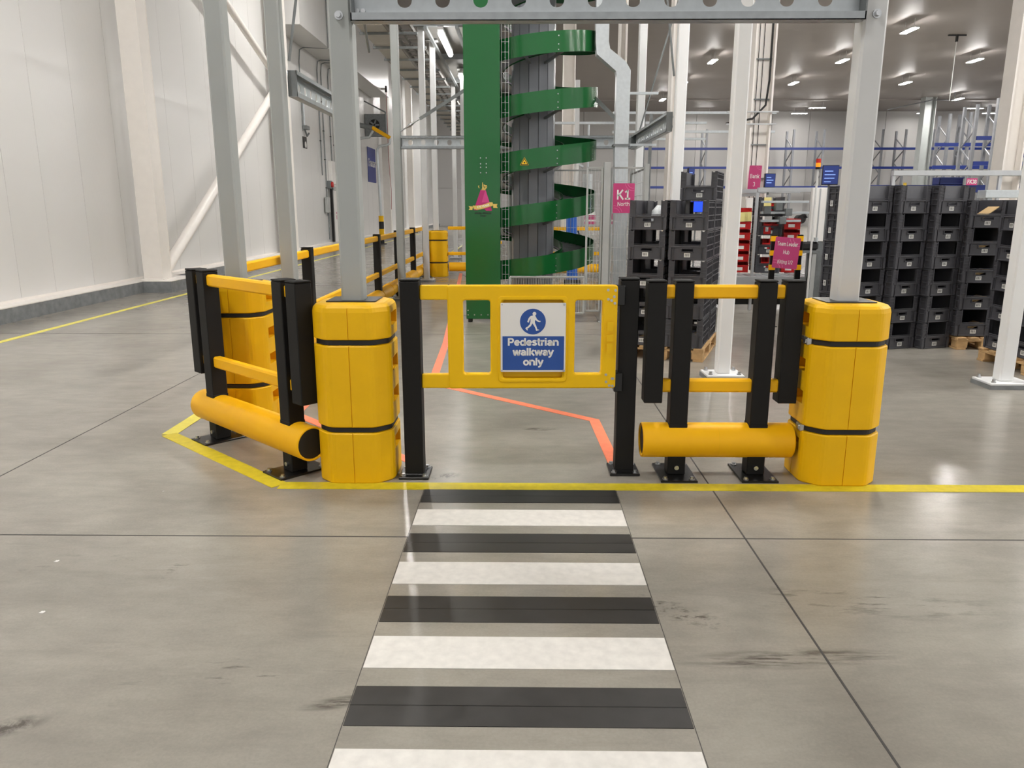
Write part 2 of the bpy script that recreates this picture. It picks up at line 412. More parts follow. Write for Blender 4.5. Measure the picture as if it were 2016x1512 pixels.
GLYPH = {   # centre lines of an upright grotesque: (advance, strokes)
 'o': (.70, [arc(.35, .37, .24, .285, 0, 360, 24)]), 'e': (.66, [arc(.34, .37, .235, .285, 0, 322, 22), [(.11, .37), (.575, .37)]]),
 'd': (.74, [arc(.34, .37, .235, .285, 0, 360, 24), [(.60, 0), (.60, 1)]]), 'b': (.74, [arc(.38, .37, .235, .285, 0, 360, 24), [(.12, 0), (.12, 1)]]),
 'g': (.74, [arc(.34, .37, .235, .285, 0, 360, 24), [(.60, .74), (.60, .0)], arc(.35, -.02, .25, .18, 0, -150)]),
 'P': (.74, [[(.12, 0), (.12, 1)], [(.12, .91), (.40, .91)], arc(.40, .68, .22, .23, 90, -90), [(.40, .45), (.12, .45)]]),
 's': (.60, [ST_S]), 't': (.42, [[(.19, .95), (.19, .20)], arc(.32, .22, .13, .135, 180, 290, 8), [(.02, .665), (.38, .665)]]),
 'r': (.44, [[(.12, 0), (.12, .74)], arc(.36, .40, .24, .255, 180, 75, 10)]), 'i': (.30, [[(.14, 0), (.14, .74)], [(.14, .85), (.14, 1.0)]]),
 'l': (.30, [[(.14, 0), (.14, 1)]]), 'a': (.66, [[(.52, 0), (.52, .46)], arc(.31, .45, .21, .205, 0, 158, 12), arc(.30, .23, .19, .145, 0, 360, 20)]),
 'n': (.70, [[(.12, 0), (.12, .74)], arc(.35, .42, .23, .24, 180, 0), [(.58, .42), (.58, 0)]]), 'h': (.70, [[(.12, 0), (.12, 1)], arc(.35, .42, .23, .24, 180, 0), [(.58, .42), (.58, 0)]]),
 'u': (.70, [[(.12, .74), (.12, .32)], arc(.35, .32, .23, .24, 180, 360), [(.58, 0), (.58, .74)]]),
 'm': (1.02, [[(.12, 0), (.12, .74)], arc(.32, .44, .20, .22, 180, 0), [(.52, .44), (.52, 0)], arc(.72, .44, .20, .22, 180, 0), [(.92, .44), (.92, 0)]]),
 'w': (.90, [[(.06, .74), (.25, .0)], [(.25, .0), (.45, .74)], [(.45, .74), (.65, .0)], [(.65, .0), (.84, .74)]]),
 'k': (.66, [[(.12, 0), (.12, 1)], [(.15, .27), (.56, .74)], [(.28, .44), (.60, 0)]]), 'y': (.64, [[(.06, .74), (.33, .02)], [(.58, .74), (.33, .06), (.26, -.12), (.18, -.18), (.05, -.18)]]),
 'z': (.58, [[(.06, .66), (.52, .66)], [(.50, .64), (.08, .1)], [(.05, .08), (.54, .08)]]),
 'K': (.76, [[(.12, 0), (.12, 1)], [(.15, .36), (.64, 1)], [(.30, .54), (.70, 0)]]), 'N': (.80, [[(.12, 0), (.12, 1)], [(.12, .98), (.66, .02)], [(.66, 0), (.66, 1)]]),
 'B': (.76, [[(.12, 0), (.12, 1)], [(.12, .92), (.38, .92)], arc(.38, .72, .20, .20, 90, -90), [(.12, .52), (.42, .52)], arc(.42, .30, .22, .22, 90, -90), [(.12, .08), (.42, .08)]]),
 'T': (.68, [[(.02, .91), (.66, .91)], [(.34, 0), (.34, .9)]]), 'L': (.62, [[(.12, 0), (.12, 1)], [(.12, .09), (.58, .09)]]), 'H': (.80, [[(.12, 0), (.12, 1)], [(.66, 0), (.66, 1)], [(.12, .5), (.66, .5)]]),
 'F': (.66, [[(.12, 0), (.12, 1)], [(.12, .91), (.60, .91)], [(.12, .5), (.54, .5)]]), '1': (.74, [[(.40, .05), (.40, 1)], [(.42, .95), (.14, .74)], [(.12, .09), (.68, .09)]]),
 '2': (.68, [arc(.34, .70, .24, .22, 160, -40, 12) + [(.10, .12)], [(.06, .09), (.60, .09)]]), '3': (.68, [arc(.32, .71, .22, .21, 150, -85, 12), arc(.32, .30, .25, .22, 85, -150, 12)]),
 '5': (.68, [[(.56, .92), (.17, .92), (.13, .52)], arc(.32, .32, .24, .24, 130, -150, 14)]), '7': (.66, [[(.05, .92), (.60, .92)], [(.60, .92), (.24, 0)]]),
 '8': (.68, [arc(.34, .72, .20, .20, 0, 360, 20), arc(.34, .29, .24, .22, 0, 360, 20)]), '/': (.40, [[(.02, -.05), (.38, 1.05)]]), ' ': (.30, []),
 'A': (.76, [[(.04, 0), (.38, 1)], [(.38, 1), (.72, 0)], [(.18, .32), (.58, .32)]]), 'R': (.76, [[(.12, 0), (.12, 1)], [(.12, .92), (.40, .92)], arc(.40, .71, .21, .21, 90, -90), [(.40, .50), (.12, .50)], [(.40, .50), (.66, 0)]]),
 'O': (.84, [arc(.42, .5, .32, .43, 0, 360, 26)]), 'Y': (.72, [[(.04, 1), (.36, .45)], [(.68, 1), (.36, .45)], [(.36, .5), (.36, 0)]]), 'E': (.66, [[(.12, 0), (.12, 1)], [(.12, .91), (.60, .91)], [(.12, .5), (.56, .5)], [(.12, .09), (.62, .09)]]),
 'S': (.70, [[(x * 1.15, y * 1.42) for x, y in ST_S]]), 'G': (.84, [arc(.42, .5, .32, .43, 45, 350, 22), [(.46, .45), (.78, .45)]]), 'p': (.74, [arc(.38, .37, .235, .285, 0, 360, 24), [(.12, -.25), (.12, .74)]])}
def lettering(s_, cap, w_=0.19, width=None, T=None, ht=0.0005, gap=0.0):
    """flat letters drawn with a broad pen; baseline at 0, centred; cap = capital height, width = total width to fill"""
    total = sum(GLYPH[c][0] + gap for c in s_) - gap
    sx = (width / total) if width else cap
    m = MB(); x = -total / 2
    for c in s_:
        adv, strokes = GLYPH[c]
        for P in strokes:
            n = len(P); closed = n > 3 and (Vector(P[0]) - Vector(P[-1])).length < 1e-4
            Q = [Vector(p) for p in (P[:-1] if closed else P)]; k = len(Q); A = []; B = []
            for i in range(k):
                a = Q[i - 1] if (closed or i > 0) else Q[i]
                b = Q[(i + 1) % k] if (closed or i < k - 1) else Q[i]
                d = (b - a).normalized(); nr = Vector((-d.y, d.x)) * w_ / 2
                A.append(Q[i] + nr); B.append(Q[i] - nr)
            for i in range(k if closed else k - 1):
                j = (i + 1) % k
                m.prism([((x + p.x) * sx, p.y * cap) for p in (A[i], B[i], B[j], A[j])], -ht, ht, T)
        x += adv + gap
    return m.mesh('lettering')
def rrect(x0, x1, y0, y1, r, n=4):
    P = []
    for (cx, cy, a0) in ((x1 - r, y1 - r, 0), (x0 + r, y1 - r, 90), (x0 + r, y0 + r, 180), (x1 - r, y0 + r, 270)):
        for i in range(n + 1):
            a = R(a0 + 90.0 * i / n); P.append((cx + r * math.cos(a), cy + r * math.sin(a)))
    return P
def circ(cx, cy, r, n=20): return [(cx + r * math.cos(2 * math.pi * i / n), cy + r * math.sin(2 * math.pi * i / n)) for i in range(n)]
ORD = ['lowest', 'second', 'third', 'fourth', 'fifth', 'sixth', 'seventh']

# ================================================================== THE SETTING
ZC = 9.0
XL, XR, YB, YF = -7.1, 46.0, -9.0, 64.7
fl = tag(MB().box(XL - 0.4, XR, YB, YF + 0.4, -0.2, 0.0).build('floor', M_FLOOR), 'polished grey concrete warehouse floor', kind='structure')
for (x0, x1, y0, y1) in ((XL, XR, 3.328, 3.336), (1.036, 1.044, YB, 4.4), (1.036, 1.044, 4.4, 40), (-2.986, -2.978, YB, 40), (5.056, 5.064, YB, 40),
                         (XL, XR, 9.196, 9.204), (XL, XR, 15.05, 15.06), (XL, XR, 20.9, 20.91), (-7.0, XR, -2.5, -2.492)):
    MB().box(x0, x1, y0, y1, -0.004, 0.0009).build('saw_joint', M_JOINT, fl)
tag(MB().box(XL - 0.4, XR, YB, 58.2, ZC, ZC + 0.2).build('ceiling', M_CEIL), 'pale grey panelled warehouse ceiling', kind='structure')
tag(MB().box(XL - 0.4, XR, 58.2, YF + 0.4, ZC - 0.08, ZC + 0.2).build('ceiling', M_CEIL), 'slightly dropped far strip of the ceiling', kind='structure')

# left wall: upright sandwich panels with open joints
wl = tag(MB().box(XL - 0.4, XL - 0.06, YB, YF, 0.0, ZC).build('wall_left', mat('wall_core', (150, 148, 145), 0.7)), 'white panelled cold store wall', kind='structure')
joints = [10.824 - 1.04 * k for k in range(14, 0, -1)] + [10.824, 11.66, 12.736, 13.906] + [13.906 + 1.07 * k for k in range(1, 30)]
for a, b in zip(joints[:-1], joints[1:]):
    MB().box(XL - 0.06, XL, a + 0.004, b - 0.004, 0.16, ZC).build('panel', M_WALL, wl)
MB().box(XL - 0.06, XL, joints[-1] + 0.004, YF, 0.16, ZC).build('panel', M_WALL, wl)
# foot rail between wall and curb
MB().box(XL, XL + 0.03, YB, YF, 0.207, 0.245).build('foot_rail', M_CREAM, wl)

# concrete curb with a bump-out round every building column
CY = [5.8, 14.2, 22.6, 31.0, 39.4, 47.8]
poly = [(XL, YB), (-6.8, YB)]
for c in CY: poly += [(-6.8, c - 0.42), (-6.3, c - 0.42), (-6.3, c + 0.75), (-6.8, c + 0.75)]
poly += [(-6.8, YF), (XL, YF)]
cb = MB()
n = len(poly)
cb.prism(poly, 0.0, 0.195)
tag(cb.build('trim_1', M_CURB), 'grey concrete curb along the foot of the white wall', kind='structure')
cb = MB(); cb.prism([(x + (0.004 if x > XL else 0), y) for x, y in poly], 0.195, 0.209)
tag(cb.build('trim_2', M_CREAM), 'cream capping on top of the concrete curb', kind='structure')

# far wall, made of upright panels
wb = tag(MB().box(XL, XR, YF + 0.06, YF + 0.4, 0, ZC).build('wall_back', mat('wall_core', (150, 148, 145), 0.7)), 'pale grey far wall behind the racking', kind='structure')
x = XL
while x < XR:
    for (z0, z1) in ((0.0, 3.0), (3.02, 6.0), (6.02, ZC)):
        MB().box(x + 0.015, min(x + 3.0, XR) - 0.015, YF, YF + 0.06, z0, z1).build('panel', M_BACK, wb)
    x += 3.0
wr = tag(MB().box(XR, XR + 0.3, 24, YF, 0, ZC).build('wall_right', M_BACK), 'far pale side wall of the hall', kind='structure')

# building columns along the left wall: cream boxes standing on the curb
names = ['nearest to the camera', 'with a diagonal brace at its foot', 'where the two diagonal braces meet', 'beside the narrow cold room door', 'past the blue wall sign', 'far down the aisle']
for i, c in enumerate(CY):
    t = thing('building_column', 'cream steel wall column ' + names[i], 'column', (-6.715, c, 0.209), group='cream building columns')
    m = MB(); m.box(-0.175, 0.175, -0.19, -0.175, 0.0, 8.7); m.box(-0.175, 0.175, 0.175, 0.19, 0.0, 8.7); m.build('flange', M_CREAM, t)
    MB().box(-0.170, 0.170, -0.174, 0.174, 0.0, 8.7).build('web_cover', M_CREAM, t)
    MB().box(-0.22, 0.22, -0.24, 0.24, 0.0, 0.02).build('foot_plate', M_CREAM, t)
def brace(name, label, p0, p1, r=0.105):
    m = MB().cyl(p0, p1, r, 16); o = m.build(name, M_CREAM)
    tag(o, label, 'brace', 'diagonal wall braces'); shift(o, p0); return o
brace('diagonal_brace', 'white tubular brace rising from the foot of the wall column', (-6.72, 14.50, 0.33), (-6.72, 22.30, 4.74))
brace('diagonal_brace', 'white tubular brace falling from high on the wall', (-6.72, 14.50, 7.36), (-6.72, 22.30, 4.93), 0.085)

# ------------------------------------------------------------------ floor markings
def strip(name, label, cat, m, pts, w_, z=0.0025, group=None):
    """flat tape along a polyline with mitred corners"""
    P = [Vector((p[0], p[1])) for p in pts]; Lf = []; Rt = []
    for i, p in enumerate(P):
        d0 = (p - P[i - 1]).normalized() if i > 0 else (P[1] - p).normalized()
        d1 = (P[i + 1] - p).normalized() if i < len(P) - 1 else d0
        n0 = Vector((-d0.y, d0.x)); n1 = Vector((-d1.y, d1.x))
        b = (n0 + n1).normalized(); k = w_ / 2 / max(0.35, b.dot(n0))
        Lf.append(p + b * k); Rt.append(p - b * k)
    mb = MB()
    for i in range(len(P) - 1):
        mb.prism([(q.x, q.y) for q in (Lf[i], Rt[i], Rt[i + 1], Lf[i + 1])], 0.0, z)
    o = mb.build(name, m); tag(o, label, cat, group)
    return shift(o, (P[0].x, P[0].y, 0))
strip('floor_tape', 'yellow floor tape along the front of the gate and barriers', 'tape', M_TAPEY, [(-1.335, 4.0), (9.5, 4.0)], 0.105)
strip('floor_tape', 'yellow floor tape cutting the corner at the angled barrier', 'tape', M_TAPEY, [(-2.385, 4.965), (-1.335, 4.0)], 0.10, 0.003)
strip('floor_tape', 'yellow floor tape running back from the corner beside the long barrier', 'tape', M_TAPEYB, [(-2.385, 4.965), (-2.40, 40)], 0.10, 0.0028)
strip('floor_tape', 'thin yellow floor tape along the white wall curb', 'tape', M_TAPEYB, [(-5.95, -5), (-5.95, 45)], 0.09)
strip('floor_tape', 'orange floor tape zigzagging behind the gate', 'tape', M_TAPEO, [(0.560, 4.30), (0.525, 5.36), (-0.66, 6.42), (-0.80, 6.95), (-0.86, 8.6), (-1.42, 18.0)], 0.075)
strip('floor_tape', 'orange floor tape behind the left column guard', 'tape', M_TAPEO, [(-0.66, 4.42), (-1.68, 5.50), (-1.74, 8.2)], 0.075)
ST = [(3.762, 3.952, 0), (3.466, 3.664, 1), (3.170, 3.370, 0), (2.872, 3.070, 1), (2.577, 2.770, 0), (2.283, 2.478, 1), (1.990, 2.183, 0), (1.695, 1.889, 1)]
SN = ['black crossing stripe touching the yellow tape before the gate', 'white crossing stripe farthest from the camera', 'second black crossing stripe counted from the gate',
      'second white crossing stripe counted from the gate', 'third black crossing stripe counted from the gate', 'third white crossing stripe counted from the gate',
      'widest black crossing stripe, nearest the camera', 'white crossing stripe cut by the bottom of the picture']
for (y0, y1, wh), lab in zip(ST, SN):
    m = MB().box(-0.527, 0.511, y0, y1, 0.0, 0.0022)
    o = m.build('crossing_stripe', M_STRW if wh else M_STRK)
    if not wh:
        ym = (y0 + y1) / 2
        MB().box(-0.527, 0.511, ym - 0.0015, ym + 0.0015, 0.0022, 0.0026).build('seam', M_BLKM, o)
    tag(o, lab, 'floor stripe', 'crossing stripes'); 
    for ch in o.children: ch.data.transform(Matrix.Translation((0, -y0, 0)))
    shift(o, (0, y0, 0))
for x in (-0.531, 0.515): MB().box(x - 0.0012, x + 0.0012, 1.70, 3.95, -0.002, 0.0007).build('chalk_line', M_JOINT, fl)
for (x, y, lab) in ((-2.02, 3.06, 'tiny white paper scrap on the floor at far left, upper one'), (-1.82, 2.63, 'tiny white paper scrap on the floor at far left, lower one')):
    t = thing('paper_scrap', lab, 'litter', (x, y, 0))
    MB().prism([(-0.009, -0.006), (0.008, -0.008), (0.010, 0.006), (-0.004, 0.008)], 0.0, 0.0012).build('scrap', M_SIGNW, t)
    MB().prism([(-0.004, -0.004), (0.012, -0.002), (0.006, 0.009)], 0.0012, 0.0022).build('folded_corner', M_SIGNW, t)

# ================================================================== CEILING LUMINAIRES
def make_luminaire():
    t = thing('ceiling_luminaire', '', 'ceiling light', (0, 0, ZC))
    MB().box(-0.14, 0.14, -0.58, 0.58, -0.40, -0.33, 0.015).build('housing', M_LAMPB, t)
    MB().box(-0.125, 0.125, -0.56, 0.56, -0.415, -0.401).build('diffuser', M_LAMP, t)
    for s in (-0.4, 0.4): MB().cyl((0, s, -0.33), (0, s, 0), 0.012, 8).build('hanger_rod', M_LAMPB, t)
    return t
LX = [-3.6, 2.9, 9.5, 15.95, 22.5, 29.4]  # left aisle line unseen; its far lamps are added to brighten the corridor
LY = [0.9, 7.4, 13.9, 20.6, 27.5, 34.4, 41.2, 48.3, 55.3]  # rows nearer than the visible ones are unseen, added to light the foreground
lum = None
RN = ['unseen row over the camera', 'unseen row over the gate', 'unseen row over the spiral', 'unseen fifth row from the camera end', 'unseen sixth row from the camera end', 'nearest visible row', 'second visible row', 'third visible row', 'farthest lengthwise row']
CN = ['hidden over the left aisle', 'over the mezzanine frame', 'first line right of frame', 'second line right of frame', 'third line right of frame', 'line farthest right']
for j, y in enumerate(LY):
    for i, x in enumerate(LX):
        if (i == 1 and y > 30) or (x, y) in ((9.5, 13.9), (2.9, 13.9), (2.9, 20.6), (9.5, 20.6), (2.9, 0.9), (-3.6, 27.5), (-3.6, 34.4), (2.9, 27.5), (9.5, 27.5), (-3.6, 13.9), (-3.6, 41.2)): continue
        lab = 'long ceiling light, ' + RN[j] + ', ' + CN[i]
        if lum is None:
            lum = make_luminaire(); lum.location = (x, y, ZC); lum['label'] = lab; lum['group'] = 'long ceiling lights'; MW[lum.name] = Matrix.Translation((x, y, ZC))
        else: copy_tree(lum, (x, y, ZC), 0, lab, 'long ceiling lights')
for k, (x, y, d) in enumerate(((21.3, 62.6, 'farthest back, left'), (30.9, 62.6, 'farthest back, middle'), (35.9, 62.6, 'farthest back, right'), (21.4, 59.2, 'in front of the farthest ones'), (33.0, 59.6, 'beside the hanging cable'), (14.0, 62.6, 'farthest back behind the grey columns'))):
    if k == 0:
        side = make_luminaire(); side.location = (x, y, ZC - 0.08); side.rotation_euler = (0, 0, R(90)); tag(side, 'white ceiling light turned sideways, ' + d, None, 'sideways ceiling lights')
        for ch in side.children:
            if ch.name.startswith('diffuser'): ch.data.materials.clear(); ch.data.materials.append(M_LAMP2)
    else: copy_tree(side, (x, y, ZC - 0.08), R(90), 'white ceiling light turned sideways, ' + d, 'sideways ceiling lights')

# thin drop cable with a ceiling rose, and a sloping pipe near the far lights
t = thing('drop_cable', 'thin cable hanging from a cross-shaped ceiling rose', 'cable', (19.38, 37.16, ZC))
MB().cyl((0, 0, -0.05), (0, 0, -2.8), 0.018, 6).build('cable', M_LAMPB, t)
m = MB(); m.box(-0.4, 0.4, -0.03, 0.03, -0.06, 0); m.box(-0.04, 0.04, -0.05, 0.05, -0.3, 0); m.build('ceiling_rose', M_BLKM, t)
o = tag(MB().tube([(24.6, 55.0, 7.9), (27.5, 55.0, 8.51), (29.0, 55.0, 8.51), (29.0, 55.0, 9.0)], 0.035, 8).build('ceiling_pipe', M_RACKG), 'thin dark pipe sloping below the far ceiling', 'pipe'); shift(o, (24.6, 55.0, 7.9))

# ================================================================== MEZZANINE STEEL FRAME
def bolt(p, parent, r=0.012, h=0.014, axis=(0, 0, 1), name='bolt'):
    a = Vector(axis); p = Vector(p)
    m = MB(); m.cyl(p, p + a * (h * 0.35), r * 1.5, 12); m.cyl(p, p + a * h, r, 6, smooth=False)
    return m.build(name, M_ZINC, parent)
def column(x, y, top, label, m, base=True, w_=0.12, group='square mezzanine columns', plate=0.34, bolts=True):
    t = thing('steel_column', label, 'column', (x, y, 0), group=group)
    h = w_ / 2
    MB().box(-h, h, -h, h, 0.05 if base else 0.0, top, 0.012).build('shaft', m, t)
    if base:
        p = plate / 2
        MB().box(-p, p, -p * 0.8, p * 0.8, 0.0, 0.035).build('grout_pad', M_CURB, t)
        MB().box(-p + 0.005, p - 0.005, -p * 0.8 + 0.005, p * 0.8 - 0.005, 0.035, 0.053, 0.003).build('base_plate', m, t)
        if bolts:
            for sx in (-1, 1):
                for sy in (-1, 1): bolt((sx * (p - 0.045), sy * (p * 0.8 - 0.04), 0.053), t, 0.013, 0.03)
    return t
cA = column(-0.925, 4.235, 4.6, 'grey square column rising from the front left yellow guard', M_GREYC, plate=0.2, bolts=False)
cB = column(1.765, 4.235, 4.6, 'pale grey square column rising from the right yellow guard', M_LIGHTC, plate=0.2, bolts=False)
cC = column(-1.965, 5.30, 5.2, 'shaded grey square column farthest left, in the rear yellow guard', M_GREYC, plate=0.2, bolts=False)
cD = column(-2.01, 6.68, 5.2, 'grey square column carrying the beam that runs back on the left', M_GREYC)
column(-2.0, 9.30, 5.2, 'grey square column hidden behind the front left column', M_GREYC)
cE = column(-1.97, 12.66, 5.2, 'slim grey column joined to the cross beam left of the green tower', M_GREYC)
cF = column(1.80, 6.78, 5.2, 'pale column with a bolted white foot behind the right barrier', M_WHITEC)
cG = column(4.13, 6.50, 5.2, 'pale column on a bolted foot at the right edge', M_WHITEC, plate=0.37)
cH = column(1.80, 9.30, 5.2, 'pale column rising behind the pallet of dark crates', M_WHITEC)
cI = column(1.80, 12.40, 5.2, 'pale column beside the square metal duct', M_WHITEC)
for (x, y, lab) in ((-1.97, 15.98, 'pale corridor column with a visible foot beside the far yellow guard'), (-1.93, 17.55, 'pale corridor column behind the far yellow guard'), (-1.97, 23.1, 'pale corridor column left of the green tower edge'),
                    (-1.55, 21.0, 'narrow pale corridor column touching the green tower edge'), (-1.97, 36.0, 'pale column deep in the corridor')):
    c = column(x, y, 4.93, lab, M_LIGHTC, group='corridor columns')
    MB().box(-0.13, 0.13, -0.08, 0.08, 4.93, 4.95).build('cap_plate', M_LIGHTC, c)
for c, s in ((cA, -0.925), (cB, 1.765)):
    m = MB(); m.cyl((0, -0.06, 2.44), (0, -0.068, 2.44), 0.022, 12); m.cyl((0, -0.066, 2.44), (0, -0.085, 2.44), 0.014, 6, smooth=False); m.build('bolt', M_ZINC, c)

def perforated_beam(label, p0, p1, z0, h, hole, pitch, side, wide=0.06, small=True, first=None):
    """cold-formed C beam from p0 to p1 (xy); lips on the side given (+1 left of the direction, -1 right)"""
    d = Vector((p1[0] - p0[0], p1[1] - p0[1])); L = d.length; a = math.atan2(d.y, d.x)
    t = thing('perforated_beam', label, 'beam', (p0[0], p0[1], z0), a, group='perforated galvanised beams')
    outs = [[(0, 0), (L, 0), (L, h), (0, h)]]
    x = pitch * 0.7 if first is None else first
    while x + hole < L - 0.05:
        outs.append(rrect(x - hole * 0.85, x + hole * 0.85, h * 0.5 - hole, h * 0.5 + hole, hole * 0.8, 5)); x += pitch
    if small:
        x = 0.09
        while x < L - 0.06:
            for zz in (0.13, 0.87): outs.append(circ(x, h * zz, 0.007, 6))
            x += pitch / 4
    T = Matrix(((1, 0, 0, 0), (0, 0, -1, 0), (0, 1, 0, 0), (0, 0, 0, 1)))
    obj('web', plate_mesh(outs, 0.0025, 0, T), M_GALV, t)
    y0, y1 = (0.0, wide * side) if side > 0 else (wide * side, 0.0)
    m = MB()
    for (a0, a1) in ((-0.004, 0.0), (h, h + 0.004)): m.box(0, L, y0, y1, a0, a1)
    yl = wide * side
    m.box(0, L, min(yl, yl - 0.004 * side), max(yl, yl - 0.004 * side), -0.004, 0.034)
    m.box(0, L, min(yl, yl - 0.004 * side), max(yl, yl - 0.004 * side), h - 0.028, h + 0.004)
    m.build('flange', M_GALVF, t)
    for (x0, x1) in ((0, 0.006), (L - 0.006, L)): MB().box(x0, x1, y0, y1, 0, h).build('end_plate', M_GALVD, t)
    for x in (0.02, 0.05):
        m = MB()
        for zz in (0.25, 0.75): m.cyl((x, 0.004, h * zz), (x, -0.012, h * zz), 0.012, 8)
        m.build('bolt', M_ZINC, t)
    return t
perforated_beam('big perforated beam spanning the top of the picture between two columns', (-0.860, 4.225), (1.700, 4.225), 2.412, 0.235, 0.044, 0.1928, -1, 0.085, first=0.261)
perforated_beam('perforated beam running back from the left column', (-1.945, 6.75), (-1.945, 9.23), 2.40, 0.20, 0.040, 0.19, -1, 0.075)
perforated_beam('perforated cross beam left of the green tower and behind it', (-1.905, 12.62), (1.735, 12.62), 2.395, 0.19, 0.042, 0.205, -1, 0.06)
perforated_beam('perforated beam running back on the right to the duct', (1.735, 9.38), (1.735, 12.32), 2.36, 0.21, 0.034, 0.15, 1, 0.07)
t = thing('sway_brace', 'flat grey tie with a turnbuckle rising to the green tower', 'brace', (-1.90, 12.58, 2.66))
MB().bar((0.30, 0, 0.18), (1.25, 0, 0.745), 0.012, 0.05).build('tie_bar', M_GALVD, t)
m = MB(); m.cyl((0, 0, 0), (0.30, 0, 0.18), 0.010, 8); m.build('rod', M_ZINC, t)
m = MB(); m.cyl((0.08, 0, 0.048), (0.15, 0, 0.09), 0.012, 8, 0.028); m.cyl((0.15, 0, 0.09), (0.22, 0, 0.132), 0.028, 8, 0.012); m.build('turnbuckle', M_ZINC, t)
for (p0, p1, lab) in (((1.60, 9.30, 3.78), (1.72, 9.32, 2.95), 'pale rod meeting the pale column high up'), ((1.78, 12.3, 2.62), (2.42, 12.3, 4.95), 'thin dark rod slanting up beside the duct column'),
                      ((-1.90, 6.66, 2.66), (-1.78, 6.66, 3.3), 'short grey tie leaning off the left column'), ((-1.15, 4.9, 4.1), (-1.42, 7.6, 2.9), 'grey tie sloping behind the front left column')):
    o = tag(MB().cyl(p0, p1, 0.012, 8).build('tie_rod', M_GALVD), lab, 'rod', 'thin tie rods'); shift(o, p0)

# ================================================================== YELLOW COLUMN GUARDS
def octagon(h, c): return [(-h, -h + c), (-h + c, -h), (h - c, -h), (h, -h + c), (h, h - c), (h - c, h), (-h + c, h), (-h, h - c)]
def soft_oct(h, c, r=0.03, n=3):
    P = octagon(h, c); out = []; m_ = len(P)
    for i in range(m_):
        p = Vector(P[i]); a = (Vector(P[i - 1]) - p).normalized(); b = (Vector(P[(i + 1) % m_]) - p).normalized()
        for k in range(n + 1):
            t_ = k / n
            q0 = p + a * r * (1 - t_); q1 = p + b * r * t_
            out.append(tuple(q0.lerp(q1, t_)))
    return out
def guard_mesh():
    H, C = 0.212, 0.085
    prof = [(0.0, 0.006), (0.008, 0.0), (0.284, 0.0), (0.290, 0.005), (0.293, 0.024), (0.321, 0.024), (0.324, 0.005), (0.330, 0.0),
            (0.770, 0.0), (0.776, 0.005), (0.779, 0.024), (0.805, 0.024), (0.808, 0.005), (0.814, 0.0), (0.955, 0.0), (0.978, 0.005), (0.992, 0.017), (0.998, 0.034), (1.0, 0.055)]
    m = MB(); base = soft_oct(H, C); n = len(base); V = []
    for z, ins in prof:
        k = (H - ins) / H
        V += [(x * k, y * k, z) for x, y in base]
    F = []
    for i in range(len(prof) - 1):
        for j in range(n): F.append((i * n + j, i * n + (j + 1) % n, (i + 1) * n + (j + 1) % n, (i + 1) * n + j))
    F.append(tuple(reversed(range(n)))); F.append(tuple((len(prof) - 1) * n + j for j in range(n)))
    m.add(V, F, False)
    body = m.build('guard_blank', None)
    c = MB()
    for s in (-1, 1):
        x0, x1 = (H - 0.075, H + 0.05) if s > 0 else (-H - 0.05, -H + 0.075)
        for zc, hh in ((0.905, 0.036), (0.655, 0.036), (0.475, 0.036), (0.205, 0.036)):
            c.box(x0, x1, -0.085, 0.085, zc - hh, zc + hh)
        xa, xb = (H - 0.006, H + 0.05) if s > 0 else (-H - 0.05, -H + 0.006)
        c.box(xa, xb, -0.003, 0.003, -0.1, 0.15)
    for s in (-1, 1):
        ya, yb = (H - 0.006, H + 0.05) if s > 0 else (-H - 0.05, -H + 0.006)
        c.box(-0.002, 0.002, ya, yb, -0.1, 1.2)
    c.box(-0.068, 0.068, -0.068, 0.068, 0.6, 1.2)
    cut = c.build('guard_cut', None)
    md = body.modifiers.new('b', 'BOOLEAN'); md.object = cut; md.operation = 'DIFFERENCE'; md.solver = 'EXACT'; md.use_self = True
    me = eval_mesh(body); me.name = 'guard_shell'; me.materials.clear()
    bpy.data.objects.remove(body); bpy.data.objects.remove(cut)
    return me
GUARD = guard_mesh()
GUARD.materials.append(M_YEL)
STRAPS = []
for z in (0.307, 0.792):
    m = MB(); o_ = soft_oct(0.212 - 0.012, 0.08); i_ = soft_oct(0.212 - 0.026, 0.075); n_ = len(o_)
    V = [(x, y, z - 0.0125) for x, y in o_] + [(x, y, z + 0.0125) for x, y in o_] + [(x, y, z - 0.0125) for x, y in i_] + [(x, y, z + 0.0125) for x, y in i_]
    F = []
    for j in range(n_):
        k = (j + 1) % n_
        F += [(j, k, n_ + k, n_ + j), (2 * n_ + k, 2 * n_ + j, 3 * n_ + j, 3 * n_ + k), (n_ + j, n_ + k, 3 * n_ + k, 3 * n_ + j), (k, j, 2 * n_ + j, 2 * n_ + k)]
    m.add(V, F); STRAPS.append(m.mesh('strap')); STRAPS[-1].materials.append(M_STRAP)
def guard(x, y, label, bx=None, rz=0.0, k=1.0):
    t = thing('column_guard', label, 'column guard', (x, y, 0), rz, group='yellow column guards')
    t.scale = (k, k, k) if k != 1.0 else (1, 1, 1)
    obj('shell', GUARD, None, t)
    for i, s in enumerate(STRAPS):
        so = obj('strap', s, None, t)
        if bx is not None:
            z = (0.307, 0.792)[i]
            m = MB(); m.box(bx - 0.016, bx + 0.010, -0.11, -0.045, z - 0.02, z + 0.02, 0.004); m.box(bx - 0.022, bx - 0.012, -0.10, -0.06, z - 0.012, z + 0.012, 0.003)
            m.build('buckle', M_ZINC, so)
    pl = [rrect(-0.135, 0.135, -0.115, 0.115, 0.01, 2), rrect(-0.061, 0.061, -0.061, 0.061, 0.008, 2)]
    obj('foam_collar', plate_mesh(pl, 0.003, 0, Matrix.Translation((0, 0, 1.003))), M_BLKM, t)
    return t
